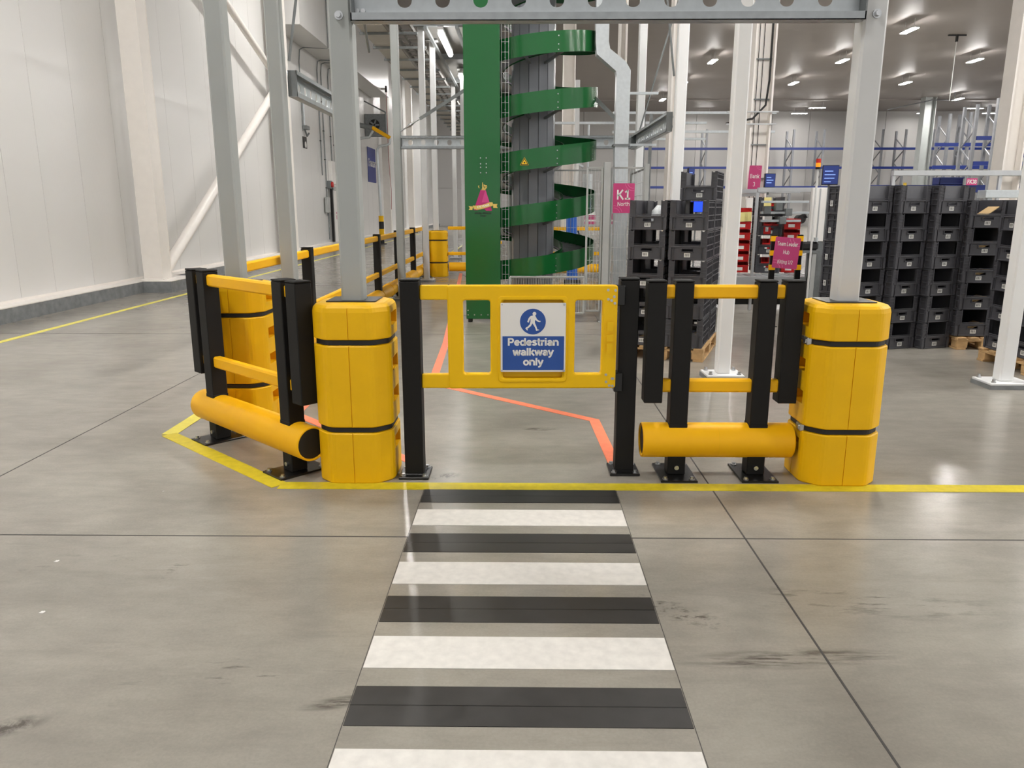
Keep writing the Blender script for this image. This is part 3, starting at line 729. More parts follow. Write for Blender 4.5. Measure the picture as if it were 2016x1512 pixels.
guard(-0.925, 4.245, 'yellow column guard at the front, left of the gate')
guard(1.765, 4.235, 'yellow column guard right of the short barrier, with two metal buckles', -0.205)
guard(-1.955, 5.30, 'yellow column guard half hidden behind the angled barrier')
guard(-1.86, 17.28, 'small far yellow column guard deep in the corridor')

# ================================================================== IMPACT BARRIERS
POST_H = 1.115
def base_plate(t, x, y, wx, wy, rz=0.0):
    T = at(x, y, 0, rz)
    m = MB(); m.box(-wx / 2, wx / 2, -wy / 2, wy / 2, 0.0, 0.012, 0.002, T)
    bp = m.build('base_plate', M_BLKM, t)
    for sx in (-1, 1):
        for sy in (-1, 1): bolt(T @ Vector((sx * (wx / 2 - 0.028), sy * (wy / 2 - 0.028), 0.012)), bp, 0.011, 0.016)
    return bp
def post(t, x, y, z0=0.012, z1=POST_H, w_=0.1, name='post', rz=0.0):
    h = w_ / 2; T = at(x, y, 0, rz)
    m = MB(); m.box(-h, h, -h, h, z0, z1 - 0.012, 0.004, T)
    o = m.build(name, M_BLK, t)
    MB().box(-h - 0.001, h + 0.001, -h - 0.001, h + 0.001, z1 - 0.010, z1, 0.004, T).build('cap', M_BLK, o)
    return o
def rail(t, x0, x1, z0, z1, y=0.0, th=0.056, name='rail'):
    return MB().box(x0, x1, y - th / 2, y + th / 2, z0, z1, 0.010).build(name, M_ORN, t)
def bumper(t, x0, x1, r=0.1, zc=0.205, name='bumper_tube', lip=True):
    m = MB(); N = 32; V = []; F = []
    pr = [(x0 + 0.012, r - 0.014), (x0, r - 0.010), (x0, r - 0.003), (x0 + 0.008, r), (x1 - 0.008, r), (x1, r - 0.003), (x1, r - 0.010), (x1 - 0.012, r - 0.014)]
    for x, rr in pr:
        for k in range(N):
            a = 2 * math.pi * k / N; V.append((x, rr * math.cos(a), zc + rr * math.sin(a)))
    for i in range(len(pr) - 1):
        for k in range(N): F.append((i * N + k, i * N + (k + 1) % N, (i + 1) * N + (k + 1) % N, (i + 1) * N + k))
    m.add(V, F, True)
    o = m.build(name, M_ORN, t)
    for x, s in ((x0, 1), (x1, -1)):
        MB().cyl((x + 0.010 * s, 0, zc), (x + 0.014 * s, 0, zc), r - 0.013, 28).build('end_disc', M_BLACK, o)
    return o
def pedestrian_barrier(label, x, y, rz, span, ends=True, over=0.2, group='short pedestrian barriers'):
    """two posts span apart, two rails, thick bumper tube and hanging end posts; origin at the middle"""
    t = thing('pedestrian_barrier', label, 'barrier', (x, y, 0), rz, group=group)
    h = span / 2
    for s in (-1, 1):
        post(t, s * h, 0)
        base_plate(t, s * h, 0, 0.205, 0.31)
        m = MB(); m.cyl((s * h, -0.05, 0.055), (s * h, -0.062, 0.055), 0.013, 12); m.build('side_bolt', M_ZINC, t)
        if ends: post(t, s * (h + 0.148), 0, 0.432, POST_H, 0.102, 'end_post')
    for (z0, z1) in ((1.014, 1.087), (0.489, 0.562)):
        rail(t, -h - 0.12, h + 0.12, z0, z1)
    bumper(t, -h - over, h + over)
    m = MB(); m.cyl((-0.0008, 0, 0.205), (0.0008, 0, 0.205), 0.1008, 32, cap=False); m.build('seam', M_YEL, t)
    # worn moulded saddle where the posts enter the tube
    for s in (-1, 1): MB().box(s * h - 0.052, s * h + 0.052, -0.052, 0.052, 0.275, 0.312, 0.004).build('saddle', M_BLK, t)
    return t
pedestrian_barrier('short barrier with amber rails between the gate and right guard', 1.107, 4.225, 0.0, 0.45)
pedestrian_barrier('angled barrier with amber rails at the left corner', -1.659, 4.567, math.atan2(-0.635, 0.682), 0.932)
t = bpy.data.objects['pedestrian_barrier.001']
m = MB(); m.box(-0.466 - 0.052, -0.466 - 0.0505, -0.028, 0.028, 0.96, 1.06); m.build('sticker', mat('worn_sticker', (112, 112, 110), 0.5, var=0.1, scale=40), t)

# long barrier running back along the aisle
lb = thing('long_barrier', 'long row of amber rails and black posts running back along the aisle', 'barrier', (-2.13, 5.75, 0), R(90))
ys = [0.0, 1.95, 3.85, 5.68, 7.55, 9.45, 11.35]
for i, yy in enumerate(ys):
    post(lb, yy, 0, w_=0.1)
    base_plate(lb, yy, 0, 0.19, 0.26)
for a, b in zip(ys[:-1], ys[1:]):
    for (z0, z1) in ((1.014, 1.087), (0.489, 0.562)): rail(lb, a - 0.05, b + 0.05, z0, z1)
    bumper(lb, a + 0.02, b - 0.02, 0.1, 0.205)
    MB().cyl(((a + b) / 2 - 0.14, 0, 0.205), ((a + b) / 2 + 0.14, 0, 0.205), 0.108, 24).build('sleeve', M_ORN, lb)

# far barriers in the corridor, beyond the far guard
fb = thing('corridor_barrier', 'far yellow barrier joined to the far column guard', 'barrier', (-1.02, 17.3, 0))
post(fb, -0.15, 0); base_plate(fb, -0.15, 0, 0.2, 0.28)
for (z0, z1) in ((1.014, 1.087), (0.46, 0.53)): rail(fb, -0.62, 0.1, z0, z1)
bumper(fb, -0.60, 0.0)
fb = thing('corridor_barrier', 'farther yellow barrier with a round yellow post', 'barrier', (-1.30, 21.2, 0))
MB().cyl((0, 0, 0), (0, 0, 1.16), 0.085, 16).build('round_post', M_YEL, fb)
MB().cyl((0, 0, 0.93), (0, 0, 0.95), 0.088, 16).build('band', M_RED, fb)
for (z0, z1) in ((1.02, 1.10), (0.52, 0.60)): rail(fb, 0.32, 0.75, z0, z1)
MB().box(0.40, 0.48, -0.05, 0.05, 0.0, 1.2, 0.005).build('post', M_YEL, fb)
bumper(fb, 0.10, 0.62, 0.12, 0.30)

# ================================================================== GATE
g = thing('pedestrian_gate', 'yellow swing gate with a pedestrian walkway sign between black posts', 'gate', (0.0, 4.2, 0))
def gpost(x, y, name):
    o = post(g, x, y, 0.012, 1.122, 0.105, name)
    T = at(x, y, 0)
    bp = MB().box(-0.085, 0.085, -0.10, 0.10, 0.0, 0.014, 0.003, T).build('base_plate', M_BLKM, o)
    m = MB(); m.box(-0.06, 0.06, -0.064, 0.064, 0.012, 0.022, 0.003, T); m.build('weld_collar', M_BLKM, o)
    for sx in (-1, 1):
        for sy in (-1, 1): bolt(T @ Vector((sx * 0.06, sy * 0.075, 0.014)), o, 0.011, 0.016)
    return o
gpost(-0.609, 0.0, 'latch_post')
gpost(0.592, 0.075, 'hinge_post')
T = at(0, 0.0, 0, R(1.3)) @ FRONT
ot = [rrect(-0.407, 0.522, 0.514, 1.088, 0.016),
      rrect(-0.322, -0.173, 0.598, 1.007, 0.014), rrect(0.291, 0.440, 0.597, 1.006, 0.014),
      rrect(-0.105, 0.224, 0.575, 1.006, 0.014)]
obj('gate_panel', plate_mesh(ot, 0.026, 0.008, T, 2), M_YEL2, g)
# raised border ribs round the sign bay
ot = [rrect(-0.132, 0.250, 0.550, 1.030, 0.022), rrect(-0.112, 0.230, 0.572, 1.008, 0.016)]
obj('sign_bay_rim', plate_mesh(ot, 0.031, 0.006, T, 2), M_YEL2, g)
obj('sign_bay_back', plate_mesh([rrect(-0.113, 0.231, 0.571, 1.009, 0.016)], 0.005, 0, at(0, 0.012, 0, R(1.3)) @ FRONT), M_YEL2, g)
for (z0, z1) in ((1.009, 1.088), (0.516, 0.596)):
    a = obj('receiver_arm', plate_mesh([rrect(-0.556, -0.400, z0, z1, 0.008)], 0.022, 0.006, T, 2), M_YEL2, g)
    zc = (z0 + z1) / 2
    m = MB(); m.cyl((-0.452, -0.022, zc), (-0.452, -0.030, zc), 0.017, 18); m.build('boss', M_YEL2, a)
for zs in ((1.062, 1.060, 1.026, 1.012, 1.005, 0.990), (0.592, 0.570, 0.570, 0.552, 0.530, 0.528)):
    for k, z in enumerate(zs):
        x = (0.468, 0.508, 0.502, 0.470, 0.488, 0.506)[k]
        bolt((x, -0.026 + 0.012, z), g, 0.005, 0.006, (0, -1, 0), 'screw')
for z in (1.03, 0.545): MB().box(0.515, 0.565, 0.0, 0.07, z - 0.055, z + 0.055, 0.004).build('hinge', M_BLKM, g)
m = MB()
for k, w_ in enumerate((0.05, 0.04, 0.05)): m.box(0.466, 0.500, -0.0285, -0.026, 0.72 + k * 0.06, 0.72 + k * 0.06 + w_)
m.build('moulded_mark', M_YEL2, g)

# the sign screwed to the gate
YS = -0.036
sg = obj('sign_plate', plate_mesh([rrect(-0.116, 0.240, 0.612, 0.994, 0.004, 2)], 0.0025, 0, at(0, YS, 0, R(1.0)) @ FRONT), M_SIGNW, g)
def onsign(dy): return at(0, YS - dy, 0, R(1.0)) @ FRONT
obj('blue_field', plate_mesh([[(-0.106, 0.622), (0.232, 0.622), (0.232, 0.811), (-0.106, 0.811)]], 0.0006, 0, onsign(0.0030)), M_BLUE, sg)
obj('blue_disc', plate_mesh([circ(0.060, 0.892, 0.0705, 40)], 0.0006, 0, onsign(0.0030)), M_BLUE, sg)
for s_, z, wd in (('Pedestrian', 0.759, 0.280), ('walkway', 0.704, 0.224), ('only', 0.649, 0.112)):
    obj('lettering', lettering(s_, 0.042, 0.215, wd, onsign(0.0042) @ Matrix.Translation((0.063, z, 0))), M_SIGNW, sg)
def sgp(pts): return [(0.060 + (x - 648) * 0.0705 / 240.0, 0.892 - (y - 497) * 0.0705 / 240.0) for x, y in pts]
body = [(640, 385), (655, 378), (690, 385), (705, 412), (722, 448), (745, 468), (770, 484), (788, 482), (792, 494), (780, 506), (745, 500), (715, 484), (692, 462), (684, 500), (692, 535), (712, 580),
        (726, 622), (735, 645), (768, 648), (766, 656), (742, 662), (712, 672), (706, 660), (698, 628), (672, 578), (640, 528), (612, 580), (576, 610), (546, 628), (556, 656), (546, 662), (520, 640),
        (508, 620), (524, 606), (556, 586), (588, 552), (604, 500), (606, 440), (592, 462), (580, 490), (574, 512), (560, 512), (542, 498), (552, 478), (562, 445), (588, 406), (612, 390)]
obj('walking_figure', plate_mesh([sgp(body)], 0.0005, 0, onsign(0.0042)), M_SIGNW, sg)
obj('walking_figure', plate_mesh([circ(sgp([(676, 350)])[0][0], sgp([(676, 350)])[0][1], 0.0102, 20)], 0.0005, 0, onsign(0.0042)), M_SIGNW, sg)
for (x, z) in ((-0.108, 0.985), (0.230, 0.985), (-0.110, 0.620), (0.232, 0.620)):
    bolt((x, YS - 0.003, z), sg, 0.0045, 0.003, (0, -1, 0), 'screw')

# ================================================================== GREEN LIFT TOWER AND SPIRAL CONVEYOR
tw = thing('lift_tower', 'tall green enclosed conveyor tower with a magenta emblem', 'conveyor', (-0.512, 10.40, 0))
MB().box(-0.228, 0.228, -0.20, -0.035, 0.045, 4.75, 0.006).build('casing', M_GREEN, tw)
for sx in (-1, 1):
    for sy in (-0.16, -0.075): MB().cyl((sx * 0.18, sy, 0), (sx * 0.18, sy, 0.05), 0.03, 10).build('foot', M_BLKM, tw)
m = MB()
for z in (2.112, 2.040, 1.997, 1.930):
    for x in (-0.022, 0.052): m.cyl((x, -0.2, z), (x, -0.206, z), 0.008, 8)
for x in (-0.205, -0.12, -0.03, 0.06): m.cyl((x, -0.2, 0.10), (x, -0.206, 0.10), 0.008, 8)
m.cyl((-0.205, -0.2, 0.16), (-0.205, -0.206, 0.16), 0.008, 8)
m.build('rivets', M_ZINC, tw)
# emblem printed on the casing: letter A with crown, ribbon and name
EX = lambda cx: (900 + cx / 10.8 - 951) * 0.006556 + 0.0067
EZ = lambda cy: 1.614 - (320 + cy / 10.8 - 390) * 0.00638
def em(pts, dy, T0=None): return [(EX(x), EZ(y)) for x, y in pts]
def onT(dy): return at(0, -0.2 - dy, 0) @ FRONT
e = obj('emblem', plate_mesh([em([(500, 580), (600, 585), (740, 1015), (725, 1028), (610, 1025), (585, 990), (470, 990), (440, 1015), (350, 1015)], 0)], 0.0012, 0, onT(0.0012)), M_MAG, tw)
e['label'] = 'magenta letter A with gold crown and ribbon'
obj('bright_stroke', plate_mesh([em([(600, 585), (612, 600), (690, 850), (520, 850)], 0)], 0.0006, 0, onT(0.0030)), M_MAGL, e)
rib = [(330, 915), (420, 915), (520, 905), (620, 870), (700, 843), (750, 842), (762, 880), (752, 925), (700, 935), (600, 965), (500, 995), (420, 1002), (350, 985)]
obj('ribbon', plate_mesh([em(rib, 0), ], 0.0006, 0, onT(0.0040)), M_GOLD, e)
for pl in ([(240, 925), (335, 935), (320, 1010), (240, 1008), (270, 968)], [(760, 880), (858, 878), (840, 925), (862, 968), (768, 965)]):
    obj('ribbon_tail', plate_mesh([em(pl, 0)], 0.0006, 0, onT(0.0028)), M_GOLD, e)
obj('lettering', lettering('175 YEARS', 0.024, 0.2, 0.165, onT(0.0052) @ Matrix.Translation((EX(555), EZ(948), 0)) @ Matrix.Rotation(R(10), 4, 'Z')), M_SIGNW, e)
def stroke(P, w_): # thin polyline drawn as a closed strip
    A = []; B = []
    for i, p in enumerate(P):
        a = Vector(P[max(0, i - 1)]); b = Vector(P[min(len(P) - 1, i + 1)]); d = (b - a).normalized(); nrm = Vector((-d.y, d.x)) * w_ / 2
        A.append(tuple(Vector(p) + nrm)); B.append(tuple(Vector(p) - nrm))
    return A + B[::-1]
crown = [[(520, 580), (605, 580)], [(525, 560), (608, 560)], [(545, 555), (540, 500), (546, 425)], [(560, 555), (575, 500), (600, 485), (630, 490), (632, 520), (610, 555)], [(590, 555), (605, 515), (600, 488)], [(470, 490), (455, 505), (470, 545)], [(555, 480), (590, 478)]]
for P in crown: obj('crown', plate_mesh([stroke(em(P, 0), 0.009)], 0.0006, 0, onT(0.0030)), M_GOLD, e)
obj('lettering', lettering('ROYAL APOLLO', 0.020, 0.2, 0.21, onT(0.0018) @ Matrix.Translation((EX(550), EZ(1095), 0))), M_INK, e)
obj('lettering', lettering('Group', 0.018, 0.16, 0.075, onT(0.0018) @ Matrix.Translation((EX(548), EZ(1145), 0))), M_INK, e)
# wire cable basket up the right edge of the tower
wb_ = thing('cable_basket', 'upright wire cable basket along the edge of the green tower', 'cable tray', (-0.235, 10.30, 0))
m = MB()
for x in (-0.03, 0.015, 0.06): m.cyl((x, 0.0, 0.1), (x, 0.0, 4.7), 0.003, 5)
z = 0.15
while z < 4.7:
    m.cyl((-0.03, 0, z), (0.06, 0, z), 0.0025, 5); z += 0.12
m.build('wires', M_MESH, wb_)['kind'] = 'stuff'

SX, SY, SR, PITCH = 0.150, 11.20, 0.88, 0.69
sp = thing('spiral_conveyor', 'green spiral conveyor winding round a dark grey pillar', 'conveyor', (SX, SY, 0))
def ztop(deg): return 0.891 + PITCH * (deg + 73.0) / 360.0
D0, D1, STEP = -170, 360 * 5 + 110, 6
def helix_strip(r0, r1, dz0, dz1, name, m_, th=0.006):
    mb = MB(); V = []; F = []
    ds = list(range(D0, D1 + 1, STEP))
    for d in ds:
        a = R(d); c_, s_ = math.cos(a), math.sin(a); zt = ztop(d)
        if r0 == r1:
            V += [(r0 * c_, r0 * s_, zt + dz0), (r0 * c_, r0 * s_, zt + dz1), ((r0 - th) * c_, (r0 - th) * s_, zt + dz1), ((r0 - th) * c_, (r0 - th) * s_, zt + dz0)]
        else:
            V += [(r1 * c_, r1 * s_, zt + dz0), (r1 * c_, r1 * s_, zt + dz1), (r0 * c_, r0 * s_, zt + dz1), (r0 * c_, r0 * s_, zt + dz0)]
    for i in range(len(ds) - 1):
        for k in range(4):
            F.append((i * 4 + k, (i + 1) * 4 + k, (i + 1) * 4 + (k + 1) % 4, i * 4 + (k + 1) % 4))
    e_ = len(ds) - 1
    F += [(0, 1, 2, 3), (e_ * 4 + 3, e_ * 4 + 2, e_ * 4 + 1, e_ * 4)]
    mb.add(V, F, False)
    o = mb.build(name, m_, sp)
    bm_smooth(o.data)
    return o
def bm_smooth(me):
    me.polygons.foreach_set('use_smooth', [True] * len(me.polygons))
    for ed in me.edges: pass
    try: me.set_sharp_from_angle(angle=R(40))
    except Exception: pass
    me.update()
helix_strip(SR, SR, -0.255, 0.0, 'outer_guard', M_GREEN)
helix_strip(0.43, 0.43, -0.20, -0.06, 'inner_guard', M_GREEN)
helix_strip(0.42, SR - 0.008, -0.185, -0.165, 'chain_bed', M_DKGREY)
m = MB()
for d in range(D0 + 6, D1, 5):
    a = R(d); zt = ztop(d) - 0.160
    T = Matrix.Translation((0, 0, zt)) @ Matrix.Rotation(a, 4, 'Z')
    m.box(0.45, SR - 0.02, -0.022, 0.022, 0, 0.006, 0, T)
m.build('chain_slats', M_GALVD, sp)['kind'] = 'stuff'
m = MB()
for d in range(D0 + 10, D1, 45):
    a = R(d)
    for dz in (-0.06, -0.16, -0.225):
        p = Vector((SR * math.cos(a), SR * math.sin(a), ztop(d) + dz)); q = p + Vector((math.cos(a), math.sin(a), 0)) * 0.006
        m.cyl(p, q, 0.008, 6)
m.build('guard_bolts', M_ZINC, sp)['kind'] = 'stuff'
# pillar of flat plates with open seams
for k in range(14):
    a0 = 2 * math.pi * k / 14; a1 = 2 * math.pi * (k + 1) / 14; g_ = 0.014
    P = [(0.30 * math.cos(a0 + g_), 0.30 * math.sin(a0 + g_)), (0.30 * math.cos(a1 - g_), 0.30 * math.sin(a1 - g_)), (0.285 * math.cos(a1 - g_), 0.285 * math.sin(a1 - g_)), (0.285 * math.cos(a0 + g_), 0.285 * math.sin(a0 + g_))]
    MB().prism(P, 0.06, 4.75).build('pillar_plate', M_DKGREY, sp)
MB().cyl((0, 0, 0), (0, 0, 4.75), 0.284, 20).build('pillar_core', M_BLACK, sp)
MB().cyl((0, 0, 0), (0, 0, 0.06), 0.40, 24).build('pillar_foot', M_DKGREY, sp)
for z in (0.9, 1.6, 2.3, 3.0, 3.7):
    for d in (-100, -60):
        m = MB(); m.bar((0.3 * math.cos(R(d)), 0.3 * math.sin(R(d)), z - 0.33), (0.85 * math.cos(R(d)), 0.85 * math.sin(R(d)), ztop(d) + 0.69 * round((z - ztop(d)) / 0.69) - 0.2), 0.03, 0.03); m.build('bed_bracket', M_GALVD, sp)
# warning triangle on the third turn
a = R(-98); T = Matrix.Translation(((SR + 0.003) * math.cos(a), (SR + 0.003) * math.sin(a), 2.065)) @ Matrix.Rotation(a + R(90), 4, 'Z') @ FRONT
tri = lambda s: [(-s, -s * 0.62), (s, -s * 0.62), (0, s * 1.1)]
ws = obj('warning_sticker', plate_mesh([tri(0.058)], 0.0008, 0, T), mat('warning_yellow', (240, 200, 20), 0.4, var=0.0), sp)
obj('warning_border', plate_mesh([tri(0.052), tri(0.036)], 0.0006, 0, Matrix.Translation((0, -0.0014, 0)) @ T), M_INK, ws)
obj('warning_mark', plate_mesh([circ(0, -0.004, 0.011, 8)], 0.0006, 0, Matrix.Translation((0, -0.0014, 0)) @ T), M_INK, ws)
# grey bracket from the spiral to the duct
o = tag(MB().bar((0.92, 10.95, 2.98), (1.24, 10.80, 2.65), 0.02, 0.05).build('stay_bracket', M_GALVD), 'dark flat stay between the spiral and the metal duct', 'bracket'); shift(o, (0.92, 10.95, 2.98))

# square duct with two elbows
du = thing('square_duct', 'bright galvanised square duct with two elbows beside the spiral', 'duct', (1.345, 10.74, 0))
def duct(P, name):
    m = MB(); w_ = 0.085; V = []
    for (x, z, nx, nz) in P:
        V += [(x - nx * w_, -0.09, z - nz * w_), (x + nx * w_, -0.09, z + nz * w_), (x + nx * w_, 0.09, z + nz * w_), (x - nx * w_, 0.09, z - nz * w_)]
    F = []
    for i in range(len(P) - 1):
        for k in range(4): F.append((i * 4 + k, i * 4 + (k + 1) % 4, (i + 1) * 4 + (k + 1) % 4, (i + 1) * 4 + k))
    m.add(V, F); return m.build(name, M_GALV, du)
duct([(-0.32, 4.8, 1, 0), (-0.32, 3.58, 1.0, 0.0), (-0.30, 3.46, 1.0, 0.38)], 'upper_run')
duct([(-0.30, 3.46, 1.0, 0.38), (-0.07, 3.28, 0.75, 0.66)], 'elbow_piece')
duct([(-0.07, 3.28, 0.75, 0.66), (-0.03, 3.20, 1.05, 0.35)], 'elbow_piece')
duct([(-0.03, 3.20, 1.05, 0.35), (-0.03, 2.3, 1.05, 0)], 'lower_run')
duct([(-0.03, 2.3, 1.05, 0), (0.0, 0.25, 1.0, 0)], 'lower_run')
for z in (2.3, 3.9): MB().box(-0.14 if z < 3 else -0.42, 0.08 if z < 3 else -0.22, -0.10, 0.10, z - 0.015, z + 0.015).build('flange_band', M_GALVD, du)
for z in (2.96, 2.31): MB().box(0.05, 0.44, -0.02, 0.02, z - 0.015, z + 0.015).build('wall_strut', M_GALV, du)

# ------------------------------------------------------------------ mesh machine fence
def mesh_panel(t, p0, p1, z0, z1, pv=0.045, ph=0.16, frame=True, name='mesh_panel', r=0.0032):
    p0 = Vector((*p0, 0)); p1 = Vector((*p1, 0)); d = (p1 - p0); L = d.length; d.normalize()
    m = MB(); k = int(L / pv)
    for i in range(1, k): q = p0 + d * (i * L / k); m.cyl((q.x, q.y, z0), (q.x, q.y, z1), r, 4, cap=False)
    k = max(2, int((z1 - z0) / ph))
    for i in range(1, k): z = z0 + (z1 - z0) * i / k; m.cyl((p0.x, p0.y, z), (p1.x, p1.y, z), r, 4, cap=False)
    o = m.build(name, M_MESH, t, True); o['kind'] = 'stuff'
    if frame:
        for (a, b) in (((p0.x, p0.y, z0), (p1.x, p1.y, z0)), ((p0.x, p0.y, z1), (p1.x, p1.y, z1)), ((p0.x, p0.y, z0), (p0.x, p0.y, z1)), ((p1.x, p1.y, z0), (p1.x, p1.y, z1))):
            m = MB(); m.bar(a, b, 0.022, 0.022, (0.3, 0.9, 0.2)); m.build('frame_bar', M_FENCE, t, True)
f = thing('mesh_fence', 'grey wire mesh machine fence right of the spiral', 'fence', (1.09, 10.24, 0))
def fpost(x, y, h, w_=0.06):
    m = MB(); m.box(x - w_ / 2, x + w_ / 2, y - w_ / 2, y + w_ / 2, 0, h, 0.003); m.build('fence_post', M_FENCE, f, True)
    m = MB(); m.box(x - 0.07, x + 0.07, y - 0.05, y + 0.05, 0, 0.01); m.build('foot_plate', M_FENCE, f, True)
fpost(1.09, 10.24, 2.06, 0.085); fpost(1.60, 10.26, 2.04, 0.055); fpost(1.66, 12.1, 2.04, 0.055)
mesh_panel(f, (1.15, 10.24), (1.57, 10.26), 0.15, 1.99)
mesh_panel(f, (0.84, 10.24), (1.03, 10.24), 0.15, 1.99)
mesh_panel(f, (1.60, 10.32), (1.66, 12.06), 0.15, 1.99, 0.06)
mesh_panel(f, (-0.16, 10.22), (0.82, 10.22), 0.12, 0.60, 0.022, 0.5)
fb2 = thing('mesh_fence', 'wire mesh fence behind the spiral conveyor', 'fence', (0.3, 12.25, 0))
f = fb2
fpost(-0.2, 12.25, 2.1); fpost(1.25, 12.25, 2.1)
mesh_panel(f, (-0.17, 12.25), (1.22, 12.25), 0.15, 2.05)

def arcs_sign(name, label, T, w_, h, lines, xs=1.0):
    o = obj(name, plate_mesh([rrect(-w_ / 2, w_ / 2, -h / 2, h / 2, 0.012, 3)], 0.003, 0), M_PINK)
    tag(o, label, 'sign'); o.matrix_world = T; MW[o.name] = T.copy()
    for (cx, cy, a0, a1) in ((w_ * 0.42, h * 0.52, 190, 300), (-w_ * 0.42, -h * 0.52, 10, 120)):
        for rr in (0.25, 0.36):
            P = [(cx + w_ * rr * math.cos(R(a)), cy + w_ * rr * math.sin(R(a))) for a in range(a0, a1, 10)]
            P = [p for p in P if abs(p[0]) < w_ / 2 - 0.003 and abs(p[1]) < h / 2 - 0.003]
            if len(P) > 2: obj('arc', plate_mesh([stroke(P, w_ * 0.018)], 0.0005, 0, Matrix.Translation((0, 0, 0.0036))), M_PINKL, o)
    for (s_, y, sz, bold) in lines:
        obj('lettering', lettering(s_, sz, bold, xs * sum(GLYPH[c][0] for c in s_) * sz, Matrix.Translation((0, y, 0.004))), M_SIGNW, o)
    return o
arcs_sign('hanging_sign', 'magenta K1 North sign on the mesh fence', at(1.306, 10.205, 1.613) @ FRONT, 0.275, 0.372, (('K1', -0.018, 0.122, 0.17), ('North', -0.098, 0.052, 0.13)))

# ================================================================== CRATES AND PALLETS
M_DIV = mat('grey_divider', (104, 105, 110), 0.4, var=0.03)
CW, CD, CH = 0.365, 0.555, 0.287          # crate width, depth, stacking height
def crate_meshes(back_open):
    hw, hd = CW / 2, CD / 2; t_ = 0.010
    m = MB()
    m.box(-hw + 0.012, hw - 0.012, -hd + 0.012, hd - 0.012, 0.0, 0.014)                    # base
    for s in (-1, 1):                                                                       # long sides
        x0, x1 = sorted((s * (hw - 0.016), s * (hw - 0.016 - t_)))
        m.box(x0, x1, -hd + 0.012, hd - 0.012, 0.012, CH - 0.004)
        xr0, xr1 = sorted((s * (hw - 0.002), s * (hw - 0.018)))
        for (z0, z1) in ((0.004, 0.016), (0.085, 0.095), (0.135, 0.145), (CH - 0.075, CH - 0.065), (CH - 0.030, CH - 0.022), (CH - 0.010, CH - 0.001)):
            m.box(xr0, xr1, -hd + 0.03, hd - 0.03, z0, z1)
        for y in (-0.17, -0.06, 0.05, 0.16): m.box(xr0, xr1, y - 0.006, y + 0.006, 0.01, CH - 0.02)
    for f_ in (-1, 1):                                                                      # short ends
        y0, y1 = sorted((f_ * (hd - 0.014), f_ * (hd - 0.014 - t_)))
        closed = f_ > 0 and not back_open
        zt = CH - 0.004 if closed else 0.128
        if f_ < 0 or back_open:                                                             # panel with a hand slot
            m.box(-hw + 0.02, hw - 0.02, y0, y1, 0.012, 0.085); m.box(-hw + 0.02, -0.052, y0, y1, 0.085, 0.108); m.box(0.052, hw - 0.02, y0, y1, 0.085, 0.108)
            m.box(-hw + 0.02, hw - 0.02, y0, y1, 0.108, zt)
        else: m.box(-hw + 0.02, hw - 0.02, y0, y1, 0.012, zt)
        ya, yb = sorted((f_ * (hd - 0.002), f_ * (hd - 0.016)))
        m.box(-hw + 0.02, hw - 0.02, ya, yb, 0.126, 0.140); m.box(-hw + 0.04, hw - 0.04, ya, yb, 0.004, 0.014)
        m.box(-hw + 0.03, hw - 0.03, ya, yb, 0.146, 0.151)
        yc, yd = sorted((f_ * (hd - 0.004), f_ * (hd - 0.014)))
        for s in (-1, 1):
            xa, xb = sorted((s * 0.060, s * 0.055)); m.box(xa, xb, yc, yd, 0.078, 0.112)
            xa, xb = sorted((s * (hw - 0.05), s * (hw - 0.045))); m.box(xa, xb, yc, yd, 0.014, 0.126)
        m.box(-0.060, 0.060, yc, yd, 0.076, 0.082)
        for s in (-1, 1):                                                                   # corner posts
            xa, xb = sorted((s * hw, s * (hw - 0.058))); m.box(xa, xb, *sorted((f_ * (hd - 0.006), f_ * (hd - 0.026))), 0.120, CH - 0.012)
            xa, xb = sorted((s * hw, s * (hw - 0.026))); m.box(xa, xb, *sorted((f_ * hd, f_ * (hd - 0.030))), 0.004, 0.118)
            for z in (0.17, 0.20, 0.23, 0.262):
                xa, xb = sorted((s * (hw - 0.002), s * (hw - 0.056))); m.box(xa, xb, *sorted((f_ * hd, f_ * (hd - 0.02))), z, z + 0.006)
            xa, xb = sorted((s * (hw - 0.058), s * (hw - 0.05))); m.box(xa, xb, *sorted((f_ * (hd), f_ * (hd - 0.03))), 0.12, CH - 0.004)
    body = m.mesh('crate_body'); body.materials.append(M_CRATE)
    m = MB()                                                                                # stacking rim
    for s in (-1, 1):
        m.box(*sorted((s * hw, s * (hw - 0.024))), -hd, hd, CH - 0.012, CH - 0.002)
    if not back_open: m.box(-hw, hw, hd - 0.024, hd, CH - 0.012, CH - 0.002)
    rim = m.mesh('crate_rim'); rim.materials.append(M_CRATEI)
    return body, rim
CR_OPEN = crate_meshes(True); CR_SHUT = crate_meshes(False)
lm = MB().box(-0.030, 0.030, -0.0008, 0, -0.021, 0.021).mesh('label'); lm.materials.append(M_LABEL)
bmh = MB()
for (a, b) in ((-0.020, -0.015), (-0.010, -0.007), (-0.003, 0.002), (0.008, 0.010), (0.015, 0.019)): bmh.box(a, b, -0.0014, -0.0008, -0.013, 0.013)
bm_ = bmh.mesh('barcode'); bm_.materials.append(M_INK)
NCR = 0
